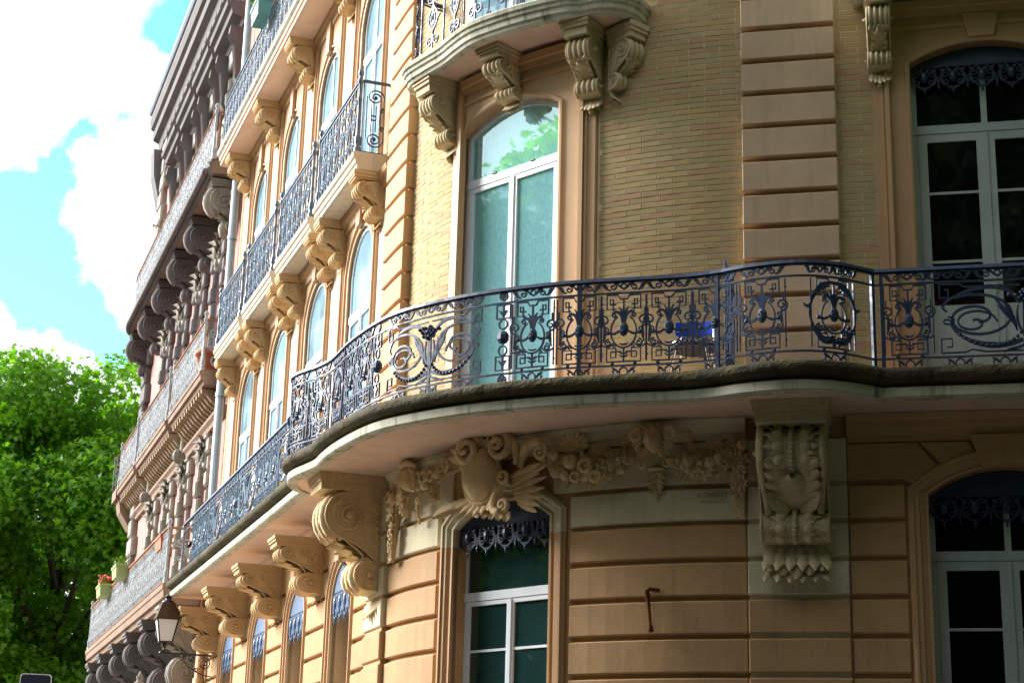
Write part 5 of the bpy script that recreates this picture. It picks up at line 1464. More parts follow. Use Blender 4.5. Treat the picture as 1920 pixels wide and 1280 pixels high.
# ---------------------------------------------------------------- lace valances under the window heads
M_LACE = plain('dark_blue_cast_iron_lace', (0.022, 0.042, 0.10), 0.4, 0, 0.6, 0.3, 20)
M_LACEL = plain('lit_blue_cast_iron_lace', (0.13, 0.21, 0.36), 0.45, 0, 0.6, 0.2, 20)  # lace copy with the long front's brighter light put into its colour
def valance(o, depth, ztop, drop, n, mat):
    f = flatmap(o['c']); c, hw = o['c'], o['hw']
    mb = MB(f)
    a = [p for p in outline(o, -0.01, base=ztop)]
    mb.prism(a, -depth - 0.008, -depth)
    v = obj('valance', mb, mat, B)
    w = 2 * hw / n
    for k in range(n):
        u = c - hw + (k + 0.5) * w
        mb = MB(f)
        def bar(p, wd): mb.add(*shift_bar(p, wd, -depth - 0.004))
        h = [(bez((0.0, -drop * 0.98), (w * 0.5, -drop * 0.75), (w * 0.45, -drop * 0.2), (w * 0.12, 0.0), 9), 0.012), (spiral(w * 0.26, -drop * 0.30, w * 0.16, 0.006, 90, -1.3, 12), 0.010), (spiral(w * 0.24, -drop * 0.68, w * 0.14, 0.006, -60, 1.2, 12), 0.010),
             (bez((w * 0.45, 0), (w * 0.3, -drop * 0.3), (w * 0.5, -drop * 0.5), (w * 0.5, -drop * 0.85), 7), 0.013), (spiral(w * 0.07, -drop * 0.93, w * 0.08, 0.005, 0, 1.0, 9), 0.010),
             (bez((w * 0.5, -drop * 0.45), (w * 0.40, -drop * 0.5), (w * 0.36, -drop * 0.62), (w * 0.40, -drop * 0.72), 6), 0.012)]
        for p, wd in mir(h): bar([(u + x, ztop + y) for x, y in p], wd)
        mb.blob((u, -depth, ztop - drop * 0.42), (w * 0.15, 0.03, drop * 0.26), 9, 6)
        mb.blob((u, -depth, ztop - drop * 1.05), (0.012, 0.012, 0.035), 6, 4); mb.blob((u + w * 0.5, -depth, ztop - drop * 0.88), (0.014, 0.012, 0.035), 6, 4)
        for q in range(4): mb.blob((u + w * (q - 1.5) * 0.23, -depth, ztop - 0.02 - drop * 0.1), (w * 0.09, 0.012, drop * 0.1), 6, 4)
        obj('lace_drop', mb, mat, v)
def shift_bar(p, w, b):
    t = MB(ident); t.bar(p, w, 0.006)
    return [(v.x, v.y + b, v.z) for v in t.v], t.f
valance(OP_G[4], 0.10, 4.90, 0.27, 5, M_LACE)
valance(OP_G[5], 0.12, 4.95, 0.25, 5, M_LACE)
valance(OP_1[5], 0.10, 9.36, 0.25, 5, M_LACE)
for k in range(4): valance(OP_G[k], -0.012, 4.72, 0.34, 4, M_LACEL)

# inscription cut into the pale stone, only partly legible
for txt, z, h in (('A. THILLET', 4.955, 0.062), ('ARCHITECTE', 4.895, 0.04)):
    cu = bpy.data.curves.new('inscription', 'FONT'); cu.body = txt; cu.size = h; cu.extrude = 0.002; cu.align_x = 'CENTER'
    tmp = bpy.data.objects.new('tmp_text', cu); col.objects.link(tmp)
    dg = bpy.context.evaluated_depsgraph_get(); me = bpy.data.meshes.new_from_object(tmp.evaluated_get(dg)); bpy.data.objects.remove(tmp)
    M = FM(4.70, 0.0505, z) @ Matrix.Rotation(PI, 4, 'Z') @ Matrix.Rotation(R(90), 4, 'X')
    put('inscription', me, stone('cut_letters', (0.36, 0.33, 0.23), 0.1), B, M)

# ================================================================= the old stone and pink brick building
P0, P1 = -23.6, -11.62
A = thing('stone_apartment_building', W(-17.6, 0, 0), 'grey stone and pink brick apartment block with white cast iron balconies and heavy brackets', 'apartment building')
PC = [-13.35, -15.55, -17.75, -19.95]
PG = [opening(c, 0.55, 0.6, 4.0, 4.3) for c in PC]
PO1 = [opening(c, 0.42, 6.2, 8.35, 8.55) for c in PC]
PO2 = [opening(c, 0.45, 10.15, 12.5, 12.6) for c in PC]
PO3 = [opening(c, 0.45, 14.3, 16.75, 16.85) for c in PC]
for z0, z1, ops, m in ((0, 5.6, PG, M_GREY), (5.601, 9.1, PO1, M_PINK), (9.101, 13.75, PO2, M_PINK), (13.751, 19.0, PO3, M_PINK)):
    mb = MB(W); wall_band(mb, P0, P1, z0, z1, ops, -0.01, 0.28); obj('wall', mb, m, A)
pw = lambda s, z: W(s, -0.01, z)
q0, q1 = W(P0, -0.01, 0), W(P1, -0.01, 0)
nv = Vector((nL.x, nL.y, 0))
mb = MB(ident)
for p, q in ((q0, q0 + nv * 9), (q0 + nv * 9, q1 + nv * 9), (q1 + nv * 9, q1)):
    mb.add([(p.x, p.y, 0), (q.x, q.y, 0), (q.x, q.y, 19.0), (p.x, p.y, 19.0)], [(0, 1, 2, 3)])
obj('wall', mb, M_PINK, A)
mb = MB(W); mb.add([(P0, -9, 19.85), (P1, -9, 19.85), (P1, 0, 19.9), (P0, 0, 19.9), ((P0 + P1) / 2, -4.5, 21.2)], [(0, 1, 4), (1, 2, 4), (2, 3, 4), (3, 0, 4)]); obj('roof', mb, M_GREYD, A)
# windows with grey shutters or pale frames
M_SHUT = plain('grey_green_shutter_paint', (0.27, 0.29, 0.26), 0.6, 0, 0.4, 0.08, 4)
for k in range(4):
    window(A, PG[k], 0.22, 3.2, M_GREYD, M_GLASSD)
    f = flatmap(PC[k]); o = PO1[k]
    mb = MB(f); mb.prism(outline(o, -0.005), -0.20, -0.14)
    for zz in (7.0, 7.7): mb.box(PC[k] - 0.4, PC[k] + 0.4, -0.142, -0.13, zz, zz + 0.02)
    obj('shutter', mb, M_SHUT, A)
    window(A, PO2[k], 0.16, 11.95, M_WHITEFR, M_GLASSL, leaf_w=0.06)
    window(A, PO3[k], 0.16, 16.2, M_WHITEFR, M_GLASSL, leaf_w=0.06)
# toothed stone jambs, carved heads, lintels
def jambs(o, z0, z1, mat):
    z = z0; i = 0
    while z < z1 - 0.1:
        for sg in (-1, 1):
            w = 0.20 if i % 2 else 0.32
            a, b = o['c'] + sg * o['hw'], o['c'] + sg * (o['hw'] + w)
            mb = MB(W); mb.bevbox(min(a, b), max(a, b), -0.02, 0.075 if i % 2 else 0.11, z + 0.01, z + 0.30, 0.035); obj('stone_block', mb, mat, A)
        z += 0.32; i += 1
for k in range(4):
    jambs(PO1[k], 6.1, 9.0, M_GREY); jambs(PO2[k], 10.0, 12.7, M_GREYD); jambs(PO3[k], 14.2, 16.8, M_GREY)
    for o, m in ((PO1[k], M_GREY), (PO2[k], M_GREYD)):
        c = o['c']; zt = o['za']
        mb = MB(W); mb.bevbox(c - 0.36, c + 0.36, -0.02, 0.10, zt - 0.1, zt + 0.55, 0.03)
        for sg in (-1, 1):
            for j in range(3): mb.leaf((c + sg * 0.04, 0.10, zt + 0.40 - 0.14 * j), (sg * 0.9, 0.2, 0.25), (0.2, 0, 0.9 * sg), (0, 1, 0), 0.30, 0.07, 0.3, 2)
            mb.tube([(s, 0.12, z) for s, z in spiral(c + sg * 0.22, zt + 0.08, 0.10, 0.02, 90, -1.2 * sg, 10)], 0.03, 5)
        mb.blob((c, 0.13, zt + 0.22), (0.11, 0.08, 0.17), 8, 6); mb.blob((c, 0.10, zt - 0.04), (0.09, 0.07, 0.10), 8, 5)
        obj('carved_head_stone', mb, m if m is M_GREY else M_GREY, A)
    # third floor: hood on brackets with fluted pilasters
    c = PC[k]
    mb = MB(W); mb.sweep([(-0.01, 17.30), (0.10, 17.32), (0.14, 17.42), (0.34, 17.48), (0.36, 17.60), (0.44, 17.64), (0.46, 17.74), (-0.01, 17.80)], c - 0.98, c + 0.98); obj('window_hood', mb, M_GREYD, A)
    mb = MB(W); mb.bevbox(c - 0.70, c + 0.70, -0.02, 0.10, 16.9, 17.28, 0.03); obj('lintel', mb, M_GREY, A)
    for sg in (-1, 1):
        mb = MB(W); q = c + sg * 0.72
        mb.prism_x([(0, 17.29), (0.32, 17.29), (0.34, 17.1), (0.22, 16.9), (0.16, 16.4), (0.18, 16.2), (0.10, 16.05), (0, 16.0)], q - 0.10, q + 0.10)
        for j in (-1, 0, 1): mb.tube([(q + j * 0.06, y + 0.005, z) for y, z in ((0.34, 17.1), (0.22, 16.9), (0.16, 16.4), (0.16, 16.2))], 0.022, 5)
        obj('hood_bracket', mb, M_GREYD, A)
        mb = MB(W); mb.bevbox(q - 0.13, q + 0.13, -0.02, 0.09, 14.1, 15.95, 0.03); obj('pilaster_strip', mb, M_GREY, A)
# end pier and string courses
z = 5.9
while z < 18.6:
    for a, b in ((P0 + 0.02, P0 + 0.62 + (0.25 if int(z / 0.47) % 2 else 0)), ):
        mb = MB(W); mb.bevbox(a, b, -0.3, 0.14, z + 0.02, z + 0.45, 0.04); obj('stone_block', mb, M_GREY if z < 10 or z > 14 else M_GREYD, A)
    z += 0.47
for c0, m in (((9.10, 9.32, 0.13), M_BROWN), ((5.42, 5.62, 0.2), M_BROWN), ((18.0, 18.2, 0.12), M_GREYD)):
    mb = MB(W); mb.sweep([(-0.02, c0[0]), (c0[2] * 0.5, c0[0] + 0.02), (c0[2] * 0.6, c0[0] + 0.1), (c0[2], c0[1] - 0.06), (c0[2], c0[1]), (-0.02, c0[1] + 0.01)], P0 - 0.1, P1); obj('string_course', mb, m, A)
mb = MB(W)
s = P0 + 1.0
while s < P1 - 0.2:
    mb.bevbox(s, s + 0.10, -0.01, 0.05, 9.36, 9.86, 0.02); s += 0.19
o = obj('fluted_frieze', mb, M_GREY, A); o['kind'] = 'stuff'
# main cornice, stepped
mb = MB(W); mb.sweep([(-0.02, 18.7), (0.06, 18.72), (0.08, 18.95), (0.16, 19.0), (0.20, 19.25), (0.34, 19.32), (0.36, 19.5), (0.30, 19.55), (0.42, 19.62), (0.46, 19.8), (0.46, 19.9), (-0.02, 20.0)], P0 - 0.4, P1); obj('cornice', mb, M_GREYD, A)
mb = MB(W); mb.sweep([(0.36, 19.92), (0.50, 19.92), (0.54, 19.98), (0.54, 20.06), (0.36, 20.07)], P0 - 0.2, P1); obj('gutter', mb, M_ZINC, A)
mb = MB(W)
s = P0 + 0.3
while s < P1 - 0.3: mb.bevbox(s, s + 0.22, 0.0, 0.18, 19.0, 19.22, 0.02); s += 0.62
o = obj('cornice_blocks', mb, M_GREYD, A); o['kind'] = 'stuff'
mb = MB(W); mb.prism_x([(-0.1, 18.9), (0.35, 18.9), (0.30, 18.2), (0.10, 17.4), (-0.1, 17.2)], P0 - 0.42, P0 + 0.1); obj('corner_bracket', mb, M_GREYD, A)
# balconies
def white_panel(Lp, seed):
    S, balls = pat_scrolls(Lp); rn = random.Random(seed)
    n = int(Lp / 0.12)
    for k in range(n):
        u = -Lp / 2 + (k + 0.5) * Lp / n
        S += [(bez((u - 0.03, 0.06), (u + 0.07, 0.25), (u - 0.09, 0.35), (u + 0.02, 0.52), 7), 0.013), (bez((u + 0.02, 0.52), (u + 0.07, 0.65), (u - 0.07, 0.75), (u + 0.03, 0.95), 7), 0.013)]
        balls += [(u, 0.25 + 0.5 * rn.random(), 0.026, 0.04, 0.018)]
    return S, balls
_S, _b = white_panel(1.15, 4); _m = MB(ident); build_pat(_m, _S, _b, 0, 0, 0.96); PANW = _m.mesh('scroll_panel')
_m = MB(ident)
for p, w in ((bez((0.02, 0.96), (-0.16, 0.75), (0.22, 0.62), (-0.08, 0.36), 14), 0.04), (spiral(-0.02, 0.20, 0.15, 0.02, 120, 1.7, 22), 0.035), (spiral(0.08, 0.72, 0.10, 0.02, 0, -1.5, 18), 0.03), (spiral(0.10, 0.42, 0.05, 0.01, 0, 1.3, 12), 0.025)):
    _m.bar(p, w, 0.012)
ENDW = _m.mesh('end_panel')
def wrail(s0, s1, off, z, H=1.0, ends=(True, True), npost=2):
    pth = Path([wl2(s0, off), wl2(s1, off)], smooth=False)
    rl = hand(pth, z, H, M_RAILR, A, rails=(0.93, 0.05), d=0.025)
    n = max(1, int(round((s1 - s0) / 1.16)))
    for i in range(n):
        M = pth.frame((i + 0.5) * pth.L / n, z + 0.01) @ Matrix.Diagonal((pth.L / n / 1.15, 1, H, 1))
        put('scroll_panel', PANW, M_WIRON, rl, M)
    for i in range(npost): post(pth, i * pth.L / (npost - 1), z - 0.01, H * 0.92, M_WIRON, rl, 'turned')
    if ends[1]:
        e = Path([wl2(s1, off - 0.03), wl2(s1, 0.02)], smooth=False)
        mb = MB(e.map(z)); mb.box(0, e.L, -0.025, 0.025, 0.96, 1.0); mb.box(0, e.L, -0.02, 0.02, 0, 0.03); mb.box(-0.02, 0.02, -0.02, 0.02, 0, 0.98); obj('end_rail', mb, M_RAILR, rl)
        put('end_panel', ENDW, M_WIRON, rl, e.frame(e.L / 2, z + 0.01) @ Matrix.Diagonal((max(1, e.L / 0.4), 1, 1, 1)))
    return rl
def wslab(s0, s1, off, zt, th, mat, name='balcony_slab'):
    mb = MB(W); mb.sweep([(-0.01, zt - th), (off - 0.10, zt - th), (off - 0.08, zt - th * 0.75), (off - 0.03, zt - th * 0.7), (off - 0.02, zt - th * 0.35), (off, zt - th * 0.3), (off, zt - 0.02), (off - 0.02, zt), (-0.01, zt)], s0, s1)
    return obj(name, mb, mat, A)
def swell(s0, s1, off, zt, th, mat): wslab(s0, s1, off, zt, th, mat)
# low
wslab(-23.7, -11.75, 0.86, 6.05, 0.36, M_BROWN); wrail(-23.6, -11.85, 0.80, 6.06, 1.02, npost=2)
# middle: three
M_MODIL = stone('ochre_brown_modillion_stone', (0.40, 0.29, 0.19), 0.15)
for s0, s1, off in ((-15.6, -11.85, 0.50), (-20.3, -16.0, 0.50), (-23.7, -20.7, 0.50)):
    wslab(s0, s1, off, 9.98, 0.26, M_BROWN); wrail(s0 + 0.06, s1 - 0.06, off - 0.06, 9.99, 0.98)
    sl_ = None
    s = s0 + 0.15
    while s < s1 - 0.1:
        mb = MB(W); mb.prism_x([(0, 9.70), (off - 0.10, 9.70), (off - 0.11, 9.62), (off - 0.20, 9.60), (off - 0.30, 9.48), (0.08, 9.40), (0, 9.36)], s, s + 0.11); obj('modillion', mb, M_MODIL, A); s += 0.27
for s in (-15.8, -20.5):
    mb = MB(W); mb.bevbox(s - 0.10, s + 0.10, -0.01, 0.16, 9.1, 9.95, 0.03); mb.blob((s, 0.2, 9.2), (0.10, 0.12, 0.15), 8, 6); mb.blob((s, 0.2, 9.9), (0.10, 0.12, 0.10), 8, 6); obj('corbel', mb, M_GREY, A)
# the far end balcony on the return
rpth = Path([tuple((W(P0 - 0.75, 0.45, 0)).xy), tuple((W(P0 - 0.75, -1.6, 0)).xy)], smooth=False)
mb = MB(W); mb.box(P0 - 0.80, P0, -1.7, 0.5, 9.72, 9.98); mb.prism_x([(-1.6, 9.71), (0.42, 9.71), (0.36, 9.4), (0.10, 9.0), (-1.6, 8.7)], P0 - 0.6, P0); obj('balcony_slab', mb, M_BROWN, A)
rl = hand(rpth, 9.99, 0.98, M_RAILR, A, rails=(0.93, 0.05), d=0.025)
for i in range(2): put('scroll_panel', PANW, M_WIRON, rl, rpth.frame((i + 0.5) * rpth.L / 2, 10.0))
# top: long, with a rounded far end
TN = [wl2(-11.85, 0.56), wl2(-15, 0.56), wl2(-19, 0.56), wl2(-21.9, 0.56), wl2(-22.7, 0.55), wl2(-23.3, 0.45), wl2(-23.65, 0.2), wl2(-23.75, -0.2)]
RPT = Path(TN[::-1], step=0.1)
plate(RPT.offset(0.02), -23.6, -11.8, -0.2, 13.84, 14.10, 'balcony_slab', M_BROWN, A)
slab(RPT, [(-0.02, 13.78), (0.06, 13.79), (0.09, 13.85), (0.10, 13.93), (0.06, 13.95), (0.07, 14.04), (0.0, 14.11), (-0.1, 14.11)], 'fascia', M_GREYD, A)
mb = MB(RPT.map()); mb.tube([(RPT.L * i / 90, 0.13, 13.86) for i in range(91)], 0.055, 8); obj('gutter', mb, M_GREYD, A, True)
rl = hand(RPT, 14.12, 1.0, M_RAILR, A, rails=(0.93, 0.05), d=0.025)
nn = int(RPT.L / 1.16)
for i in range(nn):
    uc = (i + 0.5) * RPT.L / nn
    if uc > 2.6: put('scroll_panel', PANW, M_WIRON, rl, RPT.frame(uc, 14.13) @ Matrix.Diagonal((RPT.L / nn / 1.15, 1, 1, 1)))
    else:
        mb = MB(RPT.map(14.13)); S, b = white_panel(RPT.L / nn, 4); build_pat(mb, S, b, uc, 0, 0.96); obj('scroll_panel', mb, M_WIRON, rl)
post(RPT, RPT.L, 14.11, 0.92, M_WIRON, rl, 'turned')
e = Path([wl2(-11.85, 0.5), wl2(-11.85, 0.02)], smooth=False)
mb = MB(e.map(14.12)); mb.box(0, e.L, -0.025, 0.025, 0.96, 1.0); mb.box(0, e.L, -0.02, 0.02, 0, 0.03); mb.box(-0.02, 0.02, -0.02, 0.02, 0, 0.98); obj('end_rail', mb, M_RAILR, rl)
put('end_panel', ENDW, M_WIRON, rl, e.frame(e.L / 2, 14.13))
# brackets: big drums under the top balcony, leafy S consoles under the low one
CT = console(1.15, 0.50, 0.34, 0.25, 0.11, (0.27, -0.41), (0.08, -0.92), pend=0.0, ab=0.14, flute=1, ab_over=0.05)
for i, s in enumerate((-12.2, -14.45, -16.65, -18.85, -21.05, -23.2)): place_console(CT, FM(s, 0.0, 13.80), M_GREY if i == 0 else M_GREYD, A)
CL = console(1.7, 0.80, 0.42, 0.20, 0.26, (0.56, -0.42), (0.28, -1.15), pend=0.0, ab=0.18, flute=2, ab_over=0.06)
for s in (-12.2, -14.45, -16.65, -18.85, -21.05, -23.2): place_console(CL, FM(s, 0.0, 5.69), M_GREY if s > -12.5 else M_GREYD, A)
# rusty pipes at the party wall
mb = MB(W); mb.tube([(-11.72, 0.14, 0), (-11.72, 0.14, 13.7)], 0.055, 8)
for z in (4.6, 8.2, 8.5, 11.6, 11.9, 13.2, 13.4): mb.tube([(-11.72, 0.14, z), (-11.72, 0.14, z + 0.08)], 0.075, 8)
mb.tube([(-11.72, 0.14, 14.2), (-11.72, 0.14, 18.6)], 0.055, 8); obj('downpipe', mb, M_RUST, A, True)
mb = MB(W); mb.tube([(-18.7, 0.56, 15.08), (-18.7, 0.78, 15.10)], 0.014, 6); mb.tube([(-18.7, 0.75, 15.10), (-18.7, 0.75, 15.04)], 0.014, 6); obj('water_spout', mb, M_RAILR, A)

# ================================================================= street lamp on its wall bracket
LMP = thing('street_lamp', W(-10.9, 0.09, 4.3), 'black four sided street lantern on a scrolled iron wall bracket below the brackets', 'street lamp')
def Lm(x, y, z): return FM(-10.9, 0.0, 0.0) @ Vector((x, y, z))
LO, LZ = 0.86, 4.92
mb = MB(Lm)
mb.lathe([(0.02, -0.16), (0.03, -0.12), (0.02, -0.10), (0.045, -0.02), (0.05, 0.0)], (0, LO, LZ), 10)
q = lambda r, z: [(-r, LO - r, z), (r, LO - r, z), (r, LO + r, z), (-r, LO + r, z)]
for a, b in zip(q(0.105, LZ), q(0.175, LZ + 0.38)): mb.tube([a, b], 0.012, 4)
for r, z in ((0.105, LZ), (0.178, LZ + 0.38)):
    c = q(r, z)
    for i in range(4): mb.tube([c[i], c[(i + 1) % 4]], 0.012, 4)
LBODY = obj('lantern_frame', mb, M_BLACK, LMP)
M_LAMPR = plain('bronze_lantern_roof', (0.10, 0.055, 0.03), 0.3, 0.6, 0.5, 0.15, 10)
mb = MB(Lm)
a, b, c = q(0.20, LZ + 0.385), q(0.185, LZ + 0.42), q(0.105, LZ + 0.66)
mb.add(a + b + c + [(0, LO, LZ + 0.70)], [(0, 1, 2, 3)] + [(i, (i + 1) % 4, 4 + (i + 1) % 4, 4 + i) for i in range(4)] + [(4 + i, 4 + (i + 1) % 4, 8 + (i + 1) % 4, 8 + i) for i in range(4)] + [(8 + i, 8 + (i + 1) % 4, 12) for i in range(4)])
obj('lantern_roof', mb, M_LAMPR, LMP)
mb = MB(Lm); mb.lathe([(0.10, 0), (0.105, 0.03), (0.07, 0.05), (0.05, 0.06), (0.055, 0.10), (0.07, 0.11), (0.02, 0.14), (0.012, 0.17)], (0, LO, LZ + 0.655), 12); obj('lantern_cap', mb, M_BLACK, LMP, True)
mg, nt, bb = newmat('frosted_lantern_glass'); bb.inputs['Base Color'].default_value = (0.75, 0.77, 0.82, 1); bb.inputs['Roughness'].default_value = 0.35
for i in range(4):
    a, b = q(0.10, LZ + 0.012), q(0.17, LZ + 0.37); j = (i + 1) % 4
    mb = MB(Lm); e = Vector((0, 0, 0)); cx = Vector((0, LO, 0))
    vs = [Vector(a[i]), Vector(a[j]), Vector(b[j]), Vector(b[i])]
    inn = [Vector((v.x * 0.97, LO + (v.y - LO) * 0.97, v.z)) for v in vs]
    mb.add([tuple(v) for v in vs + inn], [(0, 1, 2, 3), (7, 6, 5, 4), (0, 1, 5, 4), (1, 2, 6, 5), (2, 3, 7, 6), (3, 0, 4, 7)]); obj('lantern_glass', mb, mg, LMP)
mb = MB(Lm)
ZB = 4.74
mb.tube([(0, 0.05, ZB), (0, LO + 0.03, ZB)], 0.018, 6); mb.blob((0, LO + 0.05, ZB), 0.035, 8, 6)
mb.tube([(0, LO, ZB), (0, LO, LZ - 0.1)], 0.016, 6)
for sg in (-1, 1): mb.tube([(sg * x, LO, z) for x, z in bez((0.0, ZB + 0.02), (0.14, ZB + 0.03), (0.13, LZ - 0.05), (0.105, LZ), 7)], 0.009, 5)
mb.box(-0.025, 0.025, 0.0, 0.05, ZB - 0.38, ZB + 0.20); mb.blob((0, 0.045, ZB + 0.22), 0.03, 7, 5)
def sp3(cy, cz, r0, r1, a0, t, n=22): mb.tube([(0, y, z) for y, z in spiral(cy, cz, r0, r1, a0, t, n)], 0.010, 5)
sp3(0.17, ZB - 0.14, 0.115, 0.015, 20, 2.0); sp3(0.38, ZB - 0.07, 0.055, 0.01, 0, -1.6); sp3(0.52, ZB - 0.05, 0.035, 0.008, 0, 1.4); sp3(0.63, ZB - 0.035, 0.025, 0.008, 0, -1.3)
mb.tube([(0, y, z) for y, z in bez((0.05, ZB - 0.34), (0.25, ZB - 0.36), (0.45, ZB - 0.20), (0.62, ZB - 0.02), 12)], 0.011, 5)
sp3(0.30, ZB - 0.24, 0.04, 0.008, 60, -1.3)
obj('bracket', mb, M_BLACK, LMP)
# a second lantern, of which only the cap shows
LM2 = thing('street_lamp', W(-12.6, 1.0, 0), 'ribbed grey cap and finial of a lower street lamp before the grey stone front', 'street lamp')
mb = MB(W); mb.lathe([(0.06, 0), (0.05, 0.4), (0.035, 0.6), (0.03, 3.75), (0.05, 3.8)], (-12.6, 1.0, 0), 10); obj('lamp_post', mb, M_BLACK, LM2, True)
mb = MB(W); mb.lathe([(0.05, 3.80), (0.14, 3.83), (0.2, 4.15)], (-12.6, 1.0, 0), 12); obj('lantern_glass', mb, mg, LM2, True)
mb = MB(W); mb.lathe([(0.24, 4.16), (0.24, 4.19), (0.20, 4.23), (0.19, 4.26), (0.12, 4.33), (0.115, 4.36), (0.06, 4.40), (0.05, 4.44), (0.07, 4.47), (0.03, 4.52), (0.01, 4.58)], (-12.6, 1.0, 0), 14); obj('lantern_cap', mb, M_GREY, LM2, True)

# ================================================================= small things
def trough(name, s, o, z, l, w, h, mat, label, cat, group=None, M=None):
    t = thing(name, W(s, o, z), label, cat, group)
    Mx = M or FM(s, o, z)
    mb = MB(lambda x, y, zz: Mx @ Vector((x, y, zz)))
    a = [(-l * .44, -w * .42, 0), (l * .44, -w * .42, 0), (l * .44, w * .42, 0), (-l * .44, w * .42, 0)]; b = [(x / .44 * .5, y / .42 * .5, h) for x, y, _ in a]; c = [(x * .93, y * .88, h) for x, y, _ in b]; d = [(x, y, h * .8) for x, y, _ in c]
    mb.add(a + b + c + d, [(0, 1, 2, 3)] + [(i, (i + 1) % 4, 4 + (i + 1) % 4, 4 + i) for i in range(4)] + [(4 + i, 4 + (i + 1) % 4, 8 + (i + 1) % 4, 8 + i) for i in range(4)] + [(8 + i, 8 + (i + 1) % 4, 12 + (i + 1) % 4, 12 + i) for i in range(4)] + [(12, 13, 14, 15)])
    mb.box(-l * .51, l * .51, w * .5 - 0.004, w * .5 + 0.012, h - 0.05, h + 0.004); mb.box(-l * .51, l * .51, -w * .5 - 0.012, -w * .5 + 0.004, h - 0.05, h + 0.004)
    mb.box(-l * .51, -l * .5 + 0.002, -w * .5, w * .5, h - 0.05, h + 0.003); mb.box(l * .5 - 0.002, l * .51, -w * .5, w * .5, h - 0.05, h + 0.003)
    obj('planter_box', mb, mat, t)
    return t, Mx
def plantlet(t, Mx, l, h, spread, n, mat, fl=None, seed=1):
    rn = random.Random(seed); mb = MB(lambda x, y, z: Mx @ Vector((x, y, z)))
    for i in range(n):
        x, y = rn.uniform(-l / 2, l / 2), rn.uniform(-0.06, 0.06); a = rn.uniform(0, 2 * PI); e = rn.uniform(0.2, 1.3)
        b = (x + rn.uniform(-1, 1) * spread * 0.5, y + rn.uniform(-1, 1) * spread * 0.5, h * rn.uniform(0.9, 1.0) + spread * rn.random())
        mb.leaf(b, (math.cos(a) * math.cos(e), math.sin(a) * math.cos(e), math.sin(e)), (-math.sin(a), math.cos(a), 0), (0, 0, 1), 0.09, 0.03, -0.2, 1, False)
    obj('leaves', mb, mat, t)
    if fl:
        mb = MB(lambda x, y, z: Mx @ Vector((x, y, z)))
        for i in range(16):
            c = (rn.uniform(-l / 2, l / 2), rn.uniform(-0.12, 0.12), h + spread * rn.uniform(0.5, 1.2))
            for j in range(5): mb.blob((c[0] + rn.gauss(0, 0.02), c[1] + rn.gauss(0, 0.02), c[2] + rn.gauss(0, 0.02)), 0.022, 5, 4)
        obj('flowers', mb, fl, t)
def leafmat(name, c1, c2, tr=0.5):
    m, nt, b = newmat(name)
    g = nt.nodes.new('ShaderNodeNewGeometry')
    c = mixcol(nt, g.outputs['Random Per Island'], c1, c2)
    n = noise_n(nt, 0.45, 3, 0.6)
    c = mixcol(nt, ramp_n(nt, n, 0.35, 0.65, 0, 0.6), c, tuple(x * 0.55 for x in c1))
    nt.links.new(c, b.inputs['Base Color']); b.inputs['Roughness'].default_value = 0.45; b.inputs['Specular IOR Level'].default_value = 0.35
    ts = nt.nodes.new('ShaderNodeBsdfTranslucent')
    nt.links.new(mixcol(nt, 1.0, c, (1.7, 1.5, 0.55), 'MULTIPLY'), ts.inputs['Color'])
    mx = nt.nodes.new('ShaderNodeMixShader'); mx.inputs[0].default_value = tr
    nt.links.new(b.outputs[0], mx.inputs[1]); nt.links.new(ts.outputs[0], mx.inputs[2])
    nt.links.new(mx.outputs[0], nt.nodes['Material Output'].inputs['Surface'])
    return m
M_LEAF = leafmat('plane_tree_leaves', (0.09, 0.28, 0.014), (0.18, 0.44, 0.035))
M_LEAFS = leafmat('dimmed_plane_tree_leaves', (0.035, 0.075, 0.012), (0.07, 0.13, 0.02), 0.25)  # darker leaf copy for unseen trees, lowers their green bounce light
M_LEAFP = leafmat('potted_leaves', (0.06, 0.17, 0.02), (0.14, 0.26, 0.04), 0.3)
M_GBOX = plain('lime_green_box', (0.34, 0.42, 0.16), 0.5, 0, 0.4, 0.06, 5)
M_TEAL = plain('teal_box', (0.10, 0.30, 0.30), 0.5, 0, 0.4, 0.08, 5)
M_RED = plain('red_petals', (0.75, 0.03, 0.025), 0.5, 0, 0.3, 0.25, 30)
t, Mx = trough('flower_box', -20.3, 0.93, 6.86, 0.75, 0.26, 0.26, M_GBOX, 'lime green flower box with red flowers hung outside the white balcony rail', 'flower box', 'flower boxes on the white railing')
plantlet(t, Mx, 0.6, 0.22, 0.20, 60, M_LEAFP, M_RED, 2)
t, Mx = trough('flower_box', -17.6, 0.93, 6.90, 0.75, 0.26, 0.26, M_GBOX, 'lime green flower box with leaves only, hung outside the white balcony rail', 'flower box', 'flower boxes on the white railing')
plantlet(t, Mx, 0.6, 0.22, 0.22, 70, M_LEAFP, None, 3)
t, Mx = trough('planter', -12.9, 0.74, 6.78, 0.70, 0.22, 0.26, M_TERRA, 'empty terracotta trough hung inside the white balcony rail above the street lamp', 'planter')
t, Mx = trough('planter', -7.1, 0.68, 14.72, 0.62, 0.24, 0.30, M_TEAL, 'teal planter box on the rail of the topmost balcony', 'planter')
plantlet(t, Mx, 0.5, 0.26, 0.2, 40, M_LEAFP, None, 5)
pot = thing('flower_pot', W(-12.35, 0.28, 9.99), 'round terracotta pot standing behind the end of the small white balcony', 'flower pot')
mb = MB(W); mb.lathe([(0.15, 0), (0.22, 0.38), (0.25, 0.39), (0.26, 0.47), (0.22, 0.475), (0.20, 0.40), (0.0, 0.39)], (-12.35, 0.28, 9.99), 16); obj('pot_body', mb, M_TERRA, pot, True)
blk = thing('planter', W(5.60, 0.45, 5.93), 'low black tub on the balcony floor behind the corner posts of the railing', 'planter')
